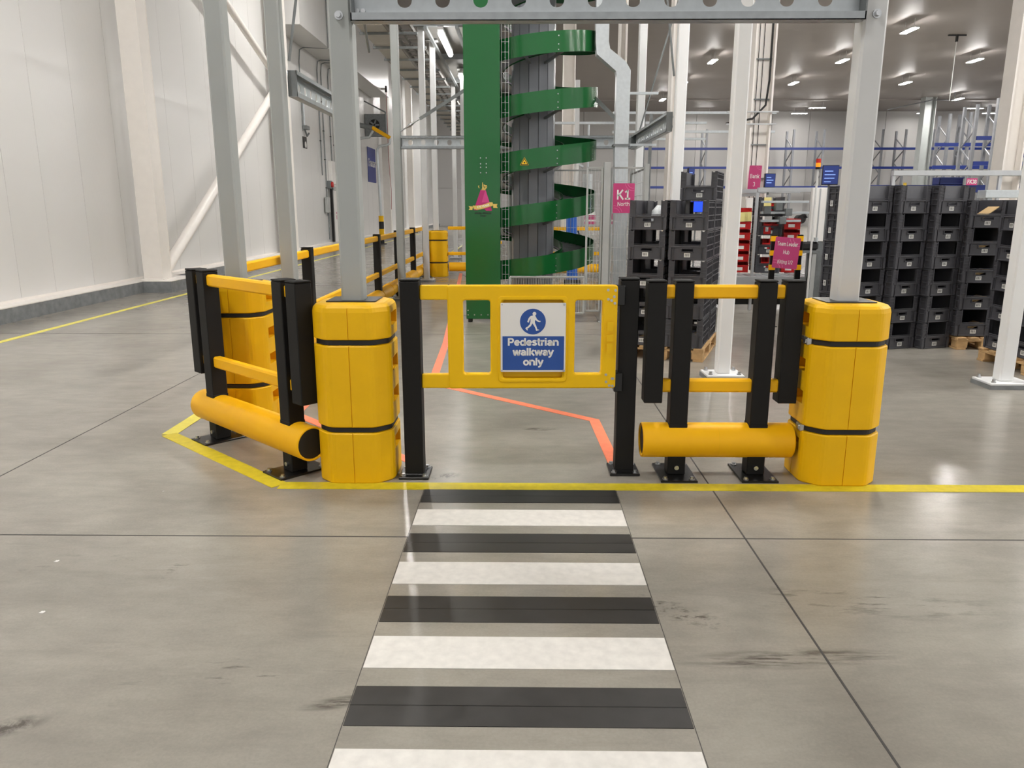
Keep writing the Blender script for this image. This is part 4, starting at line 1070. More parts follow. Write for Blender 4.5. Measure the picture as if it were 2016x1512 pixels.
def crate(x, y, z, rz, label, group, shut=True, side_label=0, k=1.0, color=None):
    t = thing('storage_crate', label, 'crate', (x, y, z), rz, group)
    b, r_ = CR_SHUT if shut else CR_OPEN
    obj('body', b, None, t); obj('rim', r_, None, t)
    lo = obj('label', lm, None, t); lo.location = (0.02 * random.uniform(-1, 1), -CD / 2 + 0.0138, 0.050); bo = obj('barcode', bm_, None, lo)
    if side_label == 2:
        lo = obj('label', lm, None, t); lo.location = (0.115, CD / 2 - 0.0138, 0.105); lo.rotation_euler = (0, R(90), R(180)); bo = obj('barcode', bm_, None, lo)
    elif side_label:
        s = side_label
        lo = obj('label', lm, None, t); lo.location = (s * (CW / 2 - 0.0020), 0.205, 0.105)
        bo = obj('barcode', bm_, None, lo)
        lo.rotation_euler = (0, R(90), R(90) * s)
    return t
def stack(x, y, z0, rz, n, what, group, shut=True, side_label=0, jit=0.006, insert=False):
    out = []
    for k in range(n):
        pos = ORD[k] if k < n - 1 else 'topmost'
        if n == 1: pos = 'single'
        out.append(crate(x + random.uniform(-jit, jit), y + random.uniform(-jit, jit), z0 + k * CH, rz + R(random.uniform(-0.8, 0.8)), 'dark grey crate, %s %s' % (pos, what), group, shut, side_label))
    if insert:                                   # grey divider standing in the window of the top crate
        t = out[-1]
        MB().box(-CW / 2 + 0.06, CW / 2 - 0.06, -CD / 2 + 0.045, -CD / 2 + 0.050, 0.10, CH - 0.006).build('divider_panel', M_DIV, t)
    return out
def pallet(x, y, rz, wx, wy, label, h=0.132):
    t = thing('wooden_pallet', label, 'pallet', (x, y, 0), rz, 'wooden pallets')
    hx, hy = wx / 2, wy / 2
    for fx in (-1, 0, 1):
        MB().box(fx * (hx - 0.05) - 0.05, fx * (hx - 0.05) + 0.05, -hy, hy, 0.0, 0.02, 0.002).build('bottom_board', M_WOOD, t)
        for fy in (-1, 0, 1):
            MB().box(fx * (hx - 0.06) - 0.055, fx * (hx - 0.06) + 0.055, fy * (hy - 0.07) - 0.065, fy * (hy - 0.07) + 0.065, 0.021, 0.089, 0.003).build('block', M_WOOD, t)
    for fy in (-1, 0, 1): MB().box(-hx, hx, fy * (hy - 0.07) - 0.065, fy * (hy - 0.07) + 0.065, 0.090, 0.110, 0.002).build('stringer_board', M_WOOD, t)
    for i in range(5):
        yy = -hx + 0.05 + i * (wx - 0.1) / 4
        MB().box(yy - 0.048, yy + 0.048, -hy, hy, 0.111, h, 0.002).build('deck_board', M_WOOD, t)
    return t
def card(x, y, z, rz, w_, d, h, label):
    t = thing('folded_cardboard', label, 'cardboard', (x, y, z), rz, 'cardboard in the crates')
    MB().bar((-w_ / 2, 0, 0.01), (w_ / 2, 0, h), d, 0.006).build('sheet', M_CARD, t)
    MB().bar((-w_ / 2, -0.02, 0.02), (w_ * 0.2, 0.03, h * 0.6), d * 0.7, 0.005).build('flap', M_CARD, t)
    return t

# pallet of crates behind the right barrier (turned about twenty degrees)
A = R(-20.3); PO = Vector((1.792, 7.494))          # near right corner of the pallet
u = Vector((math.cos(A), math.sin(A))); v = Vector((-math.sin(A), math.cos(A)))
pc = PO - u * 0.41 + v * 0.58
pallet(pc.x, pc.y, A, 0.82, 1.16, 'wooden pallet under the crate stack behind the right barrier')
for col, du_ in (('left column', -0.605), ('right column', -0.205)):
    for row, dv in (('front', 0.29), ('rear', 0.86)):
        n = 6 if (col == 'right column' and row == 'rear') else 5
        c = PO + u * du_ + v * dv
        stack(c.x, c.y, 0.134, A, n, 'of the %s %s on the pallet' % (row, col), 'crates on the middle pallet', False)
c = PO + u * -0.60 + v * 0.25
o = thing('plastic_bag', 'crumpled clear plastic bag in the top left pallet crate', 'bag', (c.x + 0.06, c.y, 0.134 + 4 * CH + 0.016), A)
m = MB(); N = 10; V = []
for i in range(5):
    z = i * 0.055
    for k in range(N):
        a = 2 * math.pi * k / N; rr = (0.075, 0.085, 0.08, 0.07, 0.03)[i] * random.uniform(0.85, 1.1); V.append((rr * math.cos(a), rr * math.sin(a), z))
m.add(V, [(i * N + k, i * N + (k + 1) % N, (i + 1) * N + (k + 1) % N, (i + 1) * N + k) for i in range(4) for k in range(N)] + [tuple(reversed(range(N))), tuple(4 * N + k for k in range(N))], True)
m.build('film', M_BAG, o)
for col, du_, k in (('left', -0.605, 0), ('left', -0.605, 1), ('right', -0.205, 0)):
    c = PO + u * du_ + v * 0.2
    card(c.x, c.y, 0.134 + k * CH + 0.016, A, 0.24, 0.2, 0.12, 'crumpled cardboard in the %s front pallet crate, %s level' % (col, ORD[k]))

# stacks standing on the floor at the right
stack(3.600, 8.500, 0.0, R(18), 6, 'of the floor stack half hidden by the right column', 'crates on the floor', True, -1, insert=True)
stack(4.010, 8.535, 0.0, R(18), 6, 'of the floor stack between two other front-facing floor stacks', 'crates on the floor', insert=True)
stack(4.418, 8.575, 0.0, R(17), 6, 'of the floor stack touching the corner pallet', 'crates on the floor', insert=True)
pallet(5.02, 8.62, R(-3), 0.62, 0.80, 'wooden pallet in the far right corner of the crates')
stack(4.880, 8.550, 0.140, R(-3), 5, 'of the corner pallet stack holding cardboard', 'crates on the corner pallet')
for k, hh in ((1, 0.12), (2, 0.12), (3, 0.12), (4, 0.20), (0, 0.12)):
    card(4.86, 8.42, 0.140 + k * CH + 0.016, R(-3), 0.26, 0.22, hh, 'folded cardboard in the corner pallet crate, %s' % ('topmost' if k == 4 else ORD[k]))
stack(4.97, 9.33, 0.0, R(-3), 6, 'of the stack behind the corner pallet stack', 'crates on the corner pallet')
pallet(4.92, 7.28, R(-90), 0.80, 0.66, 'dark wooden pallet at the right edge behind the end column')
stack(4.90, 7.48, 0.134, R(-90), 5, 'of the edge pallet stack left of the end column', 'crates on the edge pallet')
stack(4.90, 7.08, 0.134, R(-90), 5, 'of the edge pallet stack right of the end column', 'crates on the edge pallet')

# ================================================================== WORKSTATION BEHIND THE CRATES
# low roller conveyor
cv = thing('roller_conveyor', 'low grey roller conveyor behind the right barrier', 'conveyor', (3.7, 11.75, 0))
for y in (-0.30, 0.30): MB().box(-1.5, 1.35, y - 0.02, y + 0.02, 0.36, 0.50, 0.003).build('side_rail', M_ALU, cv)
m = MB()
for i in range(28): m.cyl((-1.45 + i * 0.1, -0.28, 0.475), (-1.45 + i * 0.1, 0.28, 0.475), 0.025, 8)
m.build('rollers', M_GALV, cv)['kind'] = 'stuff'
for x in (-1.2, 0.0, 1.2): MB().box(x - 0.03, x + 0.03, -0.3, 0.3, 0.0, 0.36).build('leg', M_ALU, cv)
MB().box(-1.4, 1.2, -0.22, 0.22, 0.08, 0.30, 0.01).build('drive_box', M_BLKM, cv)
MB().box(-1.45, 1.3, -0.345, -0.325, 0.24, 0.33, 0.003).build('cable_duct', M_GALVD, cv)
# crates with red bins on the conveyor
def red_bin(x, y, z, rz, w_, d, h, label):
    t = thing('red_bin', label, 'bin', (x, y, z), rz, 'small red bins')
    m = MB(); a, b = w_ / 2, d / 2
    m.box(-a, a, -b, b, 0, 0.006); m.box(-a, a, -b, -b + 0.005, 0, h * 0.7); m.box(-a, a, b - 0.005, b, 0, h); m.box(-a, -a + 0.005, -b, b, 0, h); m.box(a - 0.005, a, -b, b, 0, h)
    m.build('tub', M_RED, t)
    MB().box(-a - 0.006, a + 0.006, -b - 0.006, -b, h * 0.62, h * 0.72).build('front_lip', M_RED, t)
    MB().box(-a * 0.5, a * 0.3, -b - 0.001, -b, h * 0.2, h * 0.5).build('card', M_LABEL, t)
    return t
st = stack(3.83, 12.35, 0.503, R(-6), 4, 'of the conveyor stack filled with red bins', 'crates on the conveyor', False)
for k in range(4):
    for j in (0, 1):
        red_bin(3.775 + j * 0.125, 12.20, 0.503 + k * CH + 0.016, R(-6), 0.108, 0.22, 0.215, 'small red bin in the conveyor crate, %s level, %s side' % ('top' if k == 3 else ORD[k], ('left', 'right')[j]))
for (x0, n, lab) in ((3.42, 6, 'left of the conveyor crate stack'), (4.18, 5, 'right of the conveyor crate stack')):
    for k in range(n):
        red_bin(x0, 12.3, 0.505 + k * 0.165, R(-6), 0.24, 0.30, 0.16, 'red bin in the pile %s, %s' % (lab, 'topmost' if k == n - 1 else ORD[k]))
o = tag(MB().bar((3.33, 12.14, 1.35), (3.52, 12.13, 1.36), 0.003, 0.14).build('paper_note', M_PAPER), 'yellow paper note on the left pile of red bins', 'paper'); shift(o, (3.33, 12.14, 1.35))
o = tag(MB().bar((3.68, 12.075, 1.58), (3.79, 12.07, 1.58), 0.003, 0.13).build('paper_note', M_PAPER), 'yellow paper note in the top conveyor crate', 'paper'); shift(o, (3.68, 12.075, 1.58))

# black and yellow post stand with the team leader sign
hz = thing('striped_stand', 'black stand with yellow bands behind the magenta hub sign', 'stand', (3.36, 9.95, 0))
for x in (-0.17, 0.16):
    MB().box(x - 0.035, x + 0.035, -0.02, 0.02, 0, 1.16, 0.004).build('upright', M_BLKM, hz)
    for z in (0.72, 0.90, 1.08): MB().box(x - 0.037, x + 0.037, -0.022, 0.022, z, z + 0.065).build('band', M_ORN, hz)
    MB().box(x - 0.08, x + 0.08, -0.14, 0.14, 0, 0.012).build('foot', M_BLKM, hz)
T = at(3.31, 9.80, 0.94, R(-14)) @ FRONT @ Matrix.Rotation(R(-4), 4, 'Z')
arcs_sign('hanging_sign', 'magenta Team Leader Hub sign on the striped stand', T, 0.300, 0.385, (('Team Leader', 0.085, 0.052, 0.14), ('Hub', -0.015, 0.052, 0.14), ('Kitting 1/2', -0.135, 0.048, 0.12)), 0.66)
# aluminium gantry, white cabinet, beacon and monitors
gn = thing('aluminium_gantry', 'aluminium profile gantry over the conveyor workstation', 'frame', (3.9, 11.5, 0))
for y in (0.0, 0.9): MB().box(-0.50, 0.42, y - 0.03, y + 0.03, 1.71, 1.775, 0.004).build('cross_bar', M_ALU, gn)
for x in (-0.50, 0.42): MB().box(x - 0.02, x + 0.02, -0.02, 0.02, 0.0, 1.71, 0.003).build('upright', M_ALU, gn)
MB().box(-0.50, -0.46, 0, 0.9, 1.66, 1.70).build('side_bar', M_ALU, gn)
for z, ln in ((1.56, 0.70), (1.40, 0.75), (1.28, 0.60)): MB().box(-0.30, -0.30 + ln, 0.40, 0.47, z, z + 0.035, 0.004).build('air_line', M_GALV, gn)
for x, z in ((-0.22, 1.45), (-0.05, 1.50), (0.10, 1.42), (0.02, 1.30)): MB().box(x - 0.05, x + 0.05, 0.36, 0.48, z - 0.05, z + 0.06, 0.006).build('valve_block', M_GALVD, gn)
cb_ = thing('white_cabinet', 'tall narrow white cabinet panel below the signal beacon', 'cabinet', (4.225, 11.30, 0))
MB().box(-0.115, 0.115, -0.04, 0.04, 1.02, 1.77, 0.006).build('door', M_SIGNW, cb_)
MB().box(-0.018, 0.0, -0.046, -0.04, 1.03, 1.76).build('edge_strip', M_ALU, cb_)
MB().box(-0.11, 0.11, -0.03, 0.03, 0.0, 1.02, 0.004).build('pedestal', M_GALVD, cb_)
bc = thing('signal_beacon', 'red and orange signal beacon on a thin white pole', 'beacon', (4.02, 10.9, 0))
MB().cyl((0, 0, 0), (0, 0, 2.0), 0.014, 10).build('pole', M_LAMPB, bc)
MB().cyl((0, 0, 2.00), (0, 0, 2.03), 0.034, 14).build('socket', M_BLKM, bc)
MB().cyl((0, 0, 2.03), (0, 0, 2.085), 0.032, 14).build('orange_lens', M_STACKO, bc)
MB().cyl((0, 0, 2.085), (0, 0, 2.14), 0.032, 14).build('red_lens', M_STACKR, bc)
def monitor(label, x, y, z, rz, w_, h, lines=3, tilt=0.0, stand=0.25, scr=M_SCR):
    t = thing('monitor', label, 'monitor', (x, y, z), rz, 'wall and desk monitors')
    MB().box(-w_ / 2, w_ / 2, -0.015, 0.02, -h / 2, h / 2, 0.004).build('case', M_SCRB, t)
    s_ = MB().box(-w_ / 2 + 0.008, w_ / 2 - 0.008, -0.017, -0.015, -h / 2 + 0.01, h / 2 - 0.008).build('screen', scr, t)
    for i in range(lines):
        MB().box(-w_ * 0.36, w_ * random.uniform(0.0, 0.3), -0.0178, -0.017, h * 0.18 - i * h * 0.18, h * 0.18 - i * h * 0.18 + 0.010).build('text_line', M_SCRL, s_)
    MB().box(-0.012, 0.012, 0.02, 0.04, -h / 2 - stand, 0.0).build('arm', M_GALVD, t)
    return t
monitor('small dark blue monitor above the gantry', 3.58, 11.55, 1.875, R(12), 0.165, 0.20, 3, 0, 0.1)
monitor('dark blue monitor above the crate stack half hidden by the right column', 4.04, 10.5, 1.91, R(-10), 0.205, 0.25, 4, 0, 1.78)
monitor('bright blue screen seen through a pallet crate', 2.72, 12.35, 1.505, R(0), 0.195, 0.175, 0, 0, 1.41, M_SCRBL)
monitor('dark narrow monitor on the cream far column', 2.66, 12.6, 1.98, R(35), 0.14, 0.24, 1, 0, 1.85)
# scanner / control pod at the conveyor end
sc = thing('label_scanner', 'black scanner head on a grey bracket beside the white cabinet', 'scanner', (4.12, 11.2, 0))
MB().box(-0.14, 0.10, -0.06, 0.06, 0.90, 1.02, 0.03).build('head', M_BLACK, sc)
MB().box(-0.12, 0.12, -0.05, 0.05, 0.86, 0.90).build('tray', M_GALVD, sc)
MB().box(0.02, 0.08, -0.04, 0.04, 0.0, 0.86, 0.004).build('stand', M_FENCE, sc)
MB().tube([(0.0, -0.06, 0.88), (-0.02, -0.10, 0.7), (-0.05, -0.1, 0.5), (-0.04, -0.08, 0.2)], 0.012, 8).build('hose', M_BLACK, sc)
MB().cyl((0.05, -0.05, 1.02), (0.05, -0.05, 1.08), 0.03, 12).build('camera_lens', M_GALV, sc)
wa = thing('robot_arm', 'black and grey jointed handling arm behind the gantry', 'robot', (4.42, 12.9, 0))
MB().cyl((0, 0, 0), (0, 0, 0.9), 0.07, 14).build('base', M_DKGREY, wa)
MB().tube([(0, 0, 0.9), (0.02, 0, 1.15), (0.10, -0.05, 1.32), (0.18, -0.1, 1.38)], 0.05, 10).build('lower_arm', M_BLACK, wa)
MB().cyl((0.10, -0.12, 1.31), (0.10, 0.04, 1.31), 0.07, 16).build('joint', M_BLACK, wa)
MB().tube([(0.10, -0.06, 1.31), (-0.10, -0.1, 1.18), (-0.22, -0.1, 1.16)], 0.025, 8).build('forearm', M_LAMPB, wa)

# cream I-section building column with cable and the bank sign
def i_column(label, x, y, w_, d, top, M_CREAM=M_CREAM):
    t = thing('building_column', label, 'column', (x, y, 0), group='cream building columns')
    for s in (-1, 1): MB().box(s * w_ / 2 - 0.015, s * w_ / 2 + 0.015, -d / 2, d / 2, 0, top).build('flange', M_CREAM, t)
    MB().box(-w_ / 2, w_ / 2, -0.012, 0.012, 0, top).build('web', M_CREAM, t)
    MB().box(-w_ / 2 - 0.08, w_ / 2 + 0.08, -d / 2 - 0.08, d / 2 + 0.08, 0, 0.03).build('foot_plate', M_CREAM, t)
    return t
j = i_column('cream I-section column carrying black cables behind the bank sign', 4.10, 14.1, 0.33, 0.30, ZC)
MB().tube([(0.10, -0.14, 8.9), (0.10, -0.14, 3.6), (0.06, -0.15, 3.2), (-0.15, -0.16, 2.98), (-0.6, -0.16, 2.9)], 0.018, 8).build('cable', M_BLACK, j)
for x in (-0.08, 0.0): MB().cyl((x, -0.03, 0.5), (x, -0.03, 8.9), 0.006, 6).build('thin_cable', M_BLKM, j)
for z in (1.98, 2.55, 3.3, 3.95): MB().box(-0.15, 0.15, -0.05, -0.03, z, z + 0.02).build('cable_clip', M_GALVD, j)
MB().box(-0.6, 0.25, -0.20, -0.16, 2.88, 2.90).build('tray_edge', M_ALU, j)
MB().box(-0.6, 0.28, -0.20, -0.16, 3.08, 3.10).build('tray_edge', M_ALU, j)
MB().box(-0.17, 0.05, -0.20, -0.14, 1.05, 1.66, 0.01).build('white_cover', M_SIGNW, j)
T = at(4.02, 13.82, 1.97, R(-35)) @ FRONT @ Matrix.Rotation(R(-2), 4, 'Z')
arcs_sign('hanging_sign', 'magenta Bank 3 sign hanging on the cream column', T, 0.215, 0.46, (('Bank', 0.015, 0.075, 0.13), ('3', -0.12, 0.075, 0.13)), 0.80)
i_column('cream column standing alone in front of the far racking', 28.5, 57.4, 0.75, 0.7, ZC, M_GREYC)
lc = i_column('big cream column at the right edge with green cables', 8.42, 14.0, 0.30, 0.34, ZC)
m = MB()
for k in range(3): m.tube([(0.27 + k * 0.05, -0.15, 8.9), (0.27 + k * 0.05, -0.15, 3.4), (0.20 + k * 0.05, -0.17, 2.6), (0.26 + k * 0.06, -0.17, 2.15)], 0.022, 8)
m.build('green_cables', M_CABLE, lc)
MB().box(-0.15, 0.55, -0.30, -0.14, 2.02, 2.06).build('cable_ladder', M_GALVD, lc)
i_column('cream column behind the pale column of the crate pallet', 2.43, 13.1, 0.12, 0.3, ZC)
i_column('cream column seen between the duct and the spiral', 1.25, 22.0, 0.30, 0.3, ZC)
i_column('thin cream column behind the metal duct', 1.62, 13.4, 0.10, 0.2, ZC)

# far conveyor line with aluminium cover, magenta tag and blue bins
cl = thing('overhead_rail', 'long aluminium overhead rail above the right crates', 'rail', (5.1, 11.0, 0))
MB().box(-0.02, 2.9, -0.04, 0.04, 1.92, 1.99, 0.004).build('profile', M_ALU, cl)
for x in (0.0, 1.45, 2.85): MB().box(x - 0.02, x + 0.02, -0.02, 0.02, 0.0, 1.92).build('upright', M_ALU, cl)
ln = thing('packing_line', 'grey packing line frame behind the right crate stacks', 'frame', (6.2, 10.6, 0))
MB().box(-0.1, 1.6, -0.1, 0.1, 1.62, 1.72, 0.004).build('beam', M_GALV, ln)
for x in (0.0, 1.4): MB().box(x - 0.03, x + 0.03, -0.03, 0.03, 0.0, 1.62).build('leg', M_GALV, ln)
bb = thing('blue_shelf', 'long blue shelf edge behind the right crate stacks', 'shelf', (5.2, 10.9, 0))
MB().box(-0.7, 1.2, 0.15, 0.55, 1.70, 1.80, 0.004).build('shelf_edge', M_RACKB, bb)
for x in (-0.65, 1.1): MB().box(x - 0.02, x + 0.02, 0.3, 0.34, 0.0, 1.70).build('leg', M_RACKB, bb)
b2 = thing('blue_bin', 'deep blue bin on the shelf beside the magenta tag', 'bin', (5.95, 11.2, 1.802))
m = MB(); m.box(-0.16, 0.16, -0.1, 0.1, 0, 0.006); m.box(-0.16, 0.16, -0.1, -0.095, 0, 0.1); m.box(-0.16, 0.16, 0.095, 0.1, 0, 0.1); m.box(-0.16, -0.155, -0.1, 0.1, 0, 0.1); m.box(0.155, 0.16, -0.1, 0.1, 0, 0.1); m.build('tub', M_RACKB, b2)
MB().box(-0.17, 0.17, -0.11, -0.1, 0.085, 0.1).build('rim', M_RACKB, b2)
o = obj('aisle_tag', plate_mesh([rrect(-0.072, 0.072, -0.045, 0.045, 0.004, 2)], 0.002, 0), M_PINK); o.matrix_world = at(6.165, 10.98, 1.84) @ FRONT; MW[o.name] = o.matrix_world.copy()
tag(o, 'small magenta FK38 tag above the crates', 'sign')
obj('lettering', lettering('FK38', 0.05, 0.2, 0.125, Matrix.Translation((0, -0.024, 0.0026))), M_SIGNW, o)
t = thing('shelf_ticket', 'small yellow ticket on the blue shelf edge', 'ticket', (5.28, 11.03, 1.80)); MB().box(-0.022, 0.022, -0.004, 0, -0.01, 0.03).build('card', mat('ticket_yellow', (236, 200, 70), 0.6), t); MB().box(-0.01, 0.01, -0.002, 0.002, -0.04, -0.01).build('clip', M_GALV, t)

# things beyond the mesh fence
bp_ = thing('blue_hoist', 'blue vacuum hoist standing behind the spiral', 'machine', (0.98, 15.2, 0))
MB().box(-0.16, 0.16, -0.12, 0.12, 0.0, 0.12, 0.01).build('foot', M_BLKM, bp_)
MB().cyl((0, 0, 0.12), (0, 0, 1.35), 0.11, 16, 0.08).build('tank', M_BLUEM, bp_)
MB().box(-0.13, -0.06, -0.10, -0.06, 0.5, 1.35, 0.01).build('panel', M_BLUEM, bp_)
MB().tube([(0.09, 0, 0.6), (0.17, 0, 0.7), (0.18, 0, 0.9), (0.10, 0, 1.05)], 0.015, 8).build('handle', M_BLACK, bp_)
MB().cyl((0, 0, 1.35), (0.05, 0, 2.3), 0.045, 12).build('hose', M_LAMPB, bp_)
rb = thing('corridor_barrier', 'yellow barrier seen behind the spiral conveyor', 'barrier', (1.0, 16.8, 0))
post(rb, 0.75, 0); post(rb, -0.6, 0)
for (z0, z1) in ((1.014, 1.087), (0.489, 0.562)): rail(rb, -0.7, 0.85, z0, z1)
bumper(rb, -0.8, 0.9)
for (x, lab) in ((1.55, 'small magenta notice beyond the mesh fence, left one'), (2.05, 'small magenta notice beyond the mesh fence, right one')):
    o = tag(MB().box(x - 0.12, x + 0.12, 17.98, 18.0, 1.12, 1.36, 0.003).build('notice', M_PINK), lab, 'sign'); shift(o, (x, 18, 1.12))
    MB().box(-0.12, 0.12, -0.022, -0.02, 0.06, 0.10).build('white_stripe', M_SIGNW, o)
    MB().box(-0.01, 0.01, -0.01, 0.01, -1.12, 0.0).build('stake', M_GALV, o)
pm = thing('pipe_gantry', 'grey pipework frame rising beyond the spiral', 'frame', (0.9, 18.5, 0))
for x in (-0.4, 0.35, 1.4): MB().box(x - 0.05, x + 0.05, -0.05, 0.05, 0, 4.3, 0.004).build('upright', M_LIGHTC, pm)
for z in (3.0, 3.35): MB().box(-0.4, 3.3, -0.03, 0.03, z, z + 0.05).build('cross_bar', M_GALV, pm)
for z in (2.45, 2.75): MB().tube([(-0.35, -0.1, z), (0.2, -0.1, z + 0.12), (0.5, -0.1, z - 0.05)], 0.035, 8).build('pipe', M_GALV, pm)
for (x0, z0, x1, z1) in ((-0.35, 3.0, 0.3, 2.5), (-0.3, 2.2, 0.35, 2.75)): MB().bar((x0, 0, z0), (x1, 0, z1), 0.03, 0.05).build('diagonal', M_GALVD, pm)
pl2 = thing('tray_frame', 'long pale pipe bridge crossing in front of the far racking', 'frame', (4.9, 17.0, 0))
for z in (3.02, 3.40): MB().box(-3.0, 0.4, -0.03, 0.03, z, z + 0.05).build('bridge_rail', M_GALV, pl2)
for x in (-2.35, -2.2): MB().box(x - 0.03, x + 0.03, -0.03, 0.03, 0.0, 3.4).build('bridge_leg', M_GALVD, pl2)
MB().bar((-2.3, 0, 3.05), (-1.8, 0, 3.42), 0.03, 0.04).build('knee_brace', M_GALVD, pl2)
ic = thing('intake_funnel', 'white funnel hopper hanging beyond the mesh fence', 'hopper', (1.28, 15.6, 1.35))
m = MB(); m.cyl((0, 0, 0), (0, 0, 0.5), 0.17, 16, 0.06, cap=True); m.build('cone', M_LAMPB, ic)
MB().cyl((0, 0, 0.5), (0, 0, 0.78), 0.10, 14).build('motor', M_GALV, ic)
MB().cyl((0, 0, 0.78), (0, 0, 1.7), 0.02, 8).build('hanger', M_GALV, ic)
MB().cyl((0, 0, -1.35), (0, 0, 0.0), 0.03, 8).build('standpipe', M_GALV, ic)

# ------------------------------------------------------------------ racking along the far wall
def rack_frame(label, x, y, top, dep=1.6, w_=0.14):
    t = thing('rack_frame', label, 'rack', (x, y, 0), group='far rack frames')
    for s in (0, 1): MB().box(-w_ / 2, w_ / 2, s * dep - w_ / 2, s * dep + w_ / 2, 0, top).build('upright', M_RACKG, t)
    m = MB(); z = 0.4; k = 0
    while z < top - 0.9:
        m.bar((0, 0 if k % 2 == 0 else dep, z), (0, dep if k % 2 == 0 else 0, z + 0.9), 0.06, 0.06); z += 0.9; k += 1
    m.build('lacing', M_RACKG, t)
    return t
FX = [14.2, 20.7, 23.0, 26.2, 27.3, 29.3]
def onY(px, Y): return None
YR = 61.5
nm = ['far left', 'second from the left', 'third from the left', 'behind the right column', 'beside the lone cream column', 'last of the far row']
XS = [14.05, 20.65, 22.95, 27.38, 29.12, 31.2]
for x, n_ in zip(XS, nm): rack_frame('slim grey rack frame along the far wall, ' + n_, x, YR, 7.25)
for z, n_ in ((5.75, 'upper'), (4.35, 'lower'), (2.9, 'lowest')):
    o = tag(MB().box(8.5, 46, YR - 0.10, YR, z, z + 0.18).build('rack_beam', M_RACKB), 'long blue rack beam on the far wall, ' + n_, 'rack beam', 'blue rack beams'); shift(o, (8.5, YR, z))
for i, (x, y, top) in enumerate(((27.3, 52.0, 7.3), (25.9, 46.5, 7.2), (24.9, 41.5, 7.05), (28.6, 52.0, 7.4), (27.3, 46.5, 7.3), (26.2, 41.5, 7.2))):
    rack_frame('heavy grey rack frame in the near rows at right, ' + ('rear row, left', 'middle row, left', 'front row, left', 'rear row, right', 'middle row, right', 'front row, right')[i], x, y, top, 1.3, 0.16)
for y, x0, zz in ((52.0, 26.5, (5.3, 3.9)), (46.5, 26.0, (5.25, 3.85)), (41.5, 25.0, (5.4, 4.0))):
    for z in zz:
        o = tag(MB().box(x0, 44, y - 0.12, y, z, z + 0.22).build('rack_beam', M_RACKB), 'thick blue rack beam at right, row %d metres off, %s' % (int(y), 'upper' if z > 4.5 else 'lower'), 'rack beam', 'blue rack beams'); shift(o, (x0, y, z))
# air cooler under the ceiling at the far right
ac = thing('air_cooler', 'dark round fan unit under the ceiling at right', 'fan', (22.6, 36.0, 6.15))
m = MB(); m.cyl((0, 0.2, 0), (0, -0.2, 0), 0.42, 28); m.build('fan_ring', M_BLKM, ac)
MB().box(-0.45, 0.6, 0.2, 0.8, -0.48, 0.5, 0.02).build('housing', M_GALVD, ac)
for x in (-0.3, 0.45): MB().cyl((x, 0.5, 0.5), (x, 0.5, 2.85), 0.02, 8).build('hanger', M_GALVD, ac)
m = MB()
for k in range(6): m.bar((0, -0.21, 0), (0.34 * math.cos(k * R(60)), -0.21, 0.34 * math.sin(k * R(60))), 0.02, 0.16)
m.build('blades', M_GALVD, ac)

# ================================================================== LEFT WALL FITTINGS
bk = tag(MB().box(XL + 0.005, -6.25, 23.2, 38.0, 6.5, ZC).build('trim_3', M_WALL), 'white bulkhead box high on the left wall', kind='structure')
def conduit(label, pts, r=0.018):
    t = thing('wall_conduit', label, 'conduit', pts[0], group='grey wall conduits')
    o = Vector(pts[0])
    MB().tube([Vector(p) - o for p in pts], r, 8).build('pipe', M_GALVD, t)
    a, b = Vector(pts[0]) - o, Vector(pts[1]) - o
    L = (b - a).length; k = max(2, int(L / 0.9))
    for i in range(1, k):
        q = a.lerp(b, i / k); MB().box(q.x - 0.03, q.x + 0.02, q.y - 0.05, q.y + 0.05, q.z - 0.015, q.z + 0.015).build('clip', M_BLKM, t)
    return t
xw = XL + 0.03
conduit('grey conduit bending out to the bulkhead, nearest one', [(xw, 25.9, 3.9), (xw, 25.9, 6.0), (xw + 0.02, 25.95, 6.35), (xw + 0.1, 26.1, 6.44), (-6.22, 26.3, 6.44), (-6.22, 26.3, 8.9)])
for k, (y, z) in enumerate(((28.1, 2.6), (28.6, 1.2), (29.6, 3.0), (30.1, 2.6))):
    conduit('grey conduit above the cold room door, %s from the left' % ('first', 'second', 'third', 'fourth')[k], [(xw, y, z), (xw, y, 6.1), (xw + 0.02, y + 0.05, 6.38), (xw + 0.1, y + 0.2, 6.45), (-6.22, y + 0.4, 6.45), (-6.22, y + 0.4, 8.9)], 0.02)
sn = thing('wall_sounder', 'small grey sounder bracket on the white wall', 'alarm', (XL, 26.1, 3.95))
MB().box(0.0, 0.16, -0.20, 0.16, 0.0, 0.12, 0.01).build('bracket', M_GALVD, sn)
MB().tube([(0.06, -0.1, 0.0), (0.1, 0.0, -0.2), (0.12, 0.15, -0.1)], 0.03, 8).build('loop', M_GALVD, sn)
MB().cyl((0.03, 0, 0.12), (0.03, 0, 1.5), 0.025, 8).build('pipe', M_GALV, sn)
sq = thing('wall_square', 'small black square with a white dot on the wall', 'sign', (XL, 26.1, 3.55))
MB().box(0.0, 0.02, -0.22, 0.22, -0.18, 0.18).build('plate', M_BLKM, sq)
MB().cyl((0.02, 0.05, -0.06), (0.025, 0.05, -0.06), 0.10, 16).build('white_dot', M_SIGNW, sq)
d = tag(MB().box(XL, XL + 0.06, 29.35, 30.62, 0.22, 2.12, 0.004).build('door_1', M_SIGNW), 'narrow white cold room door in the left wall', kind='structure')
for (y0, y1, z0, z1) in ((29.15, 29.35, 0.22, 2.2), (30.62, 30.78, 0.22, 2.2), (29.15, 30.78, 2.12, 2.25)): MB().box(XL, XL + 0.09, y0, y1, z0, z1).build('frame', M_FENCE, d)
MB().box(XL + 0.06, XL + 0.10, 30.42, 30.60, 0.90, 1.10).build('latch', M_BLACK, d)
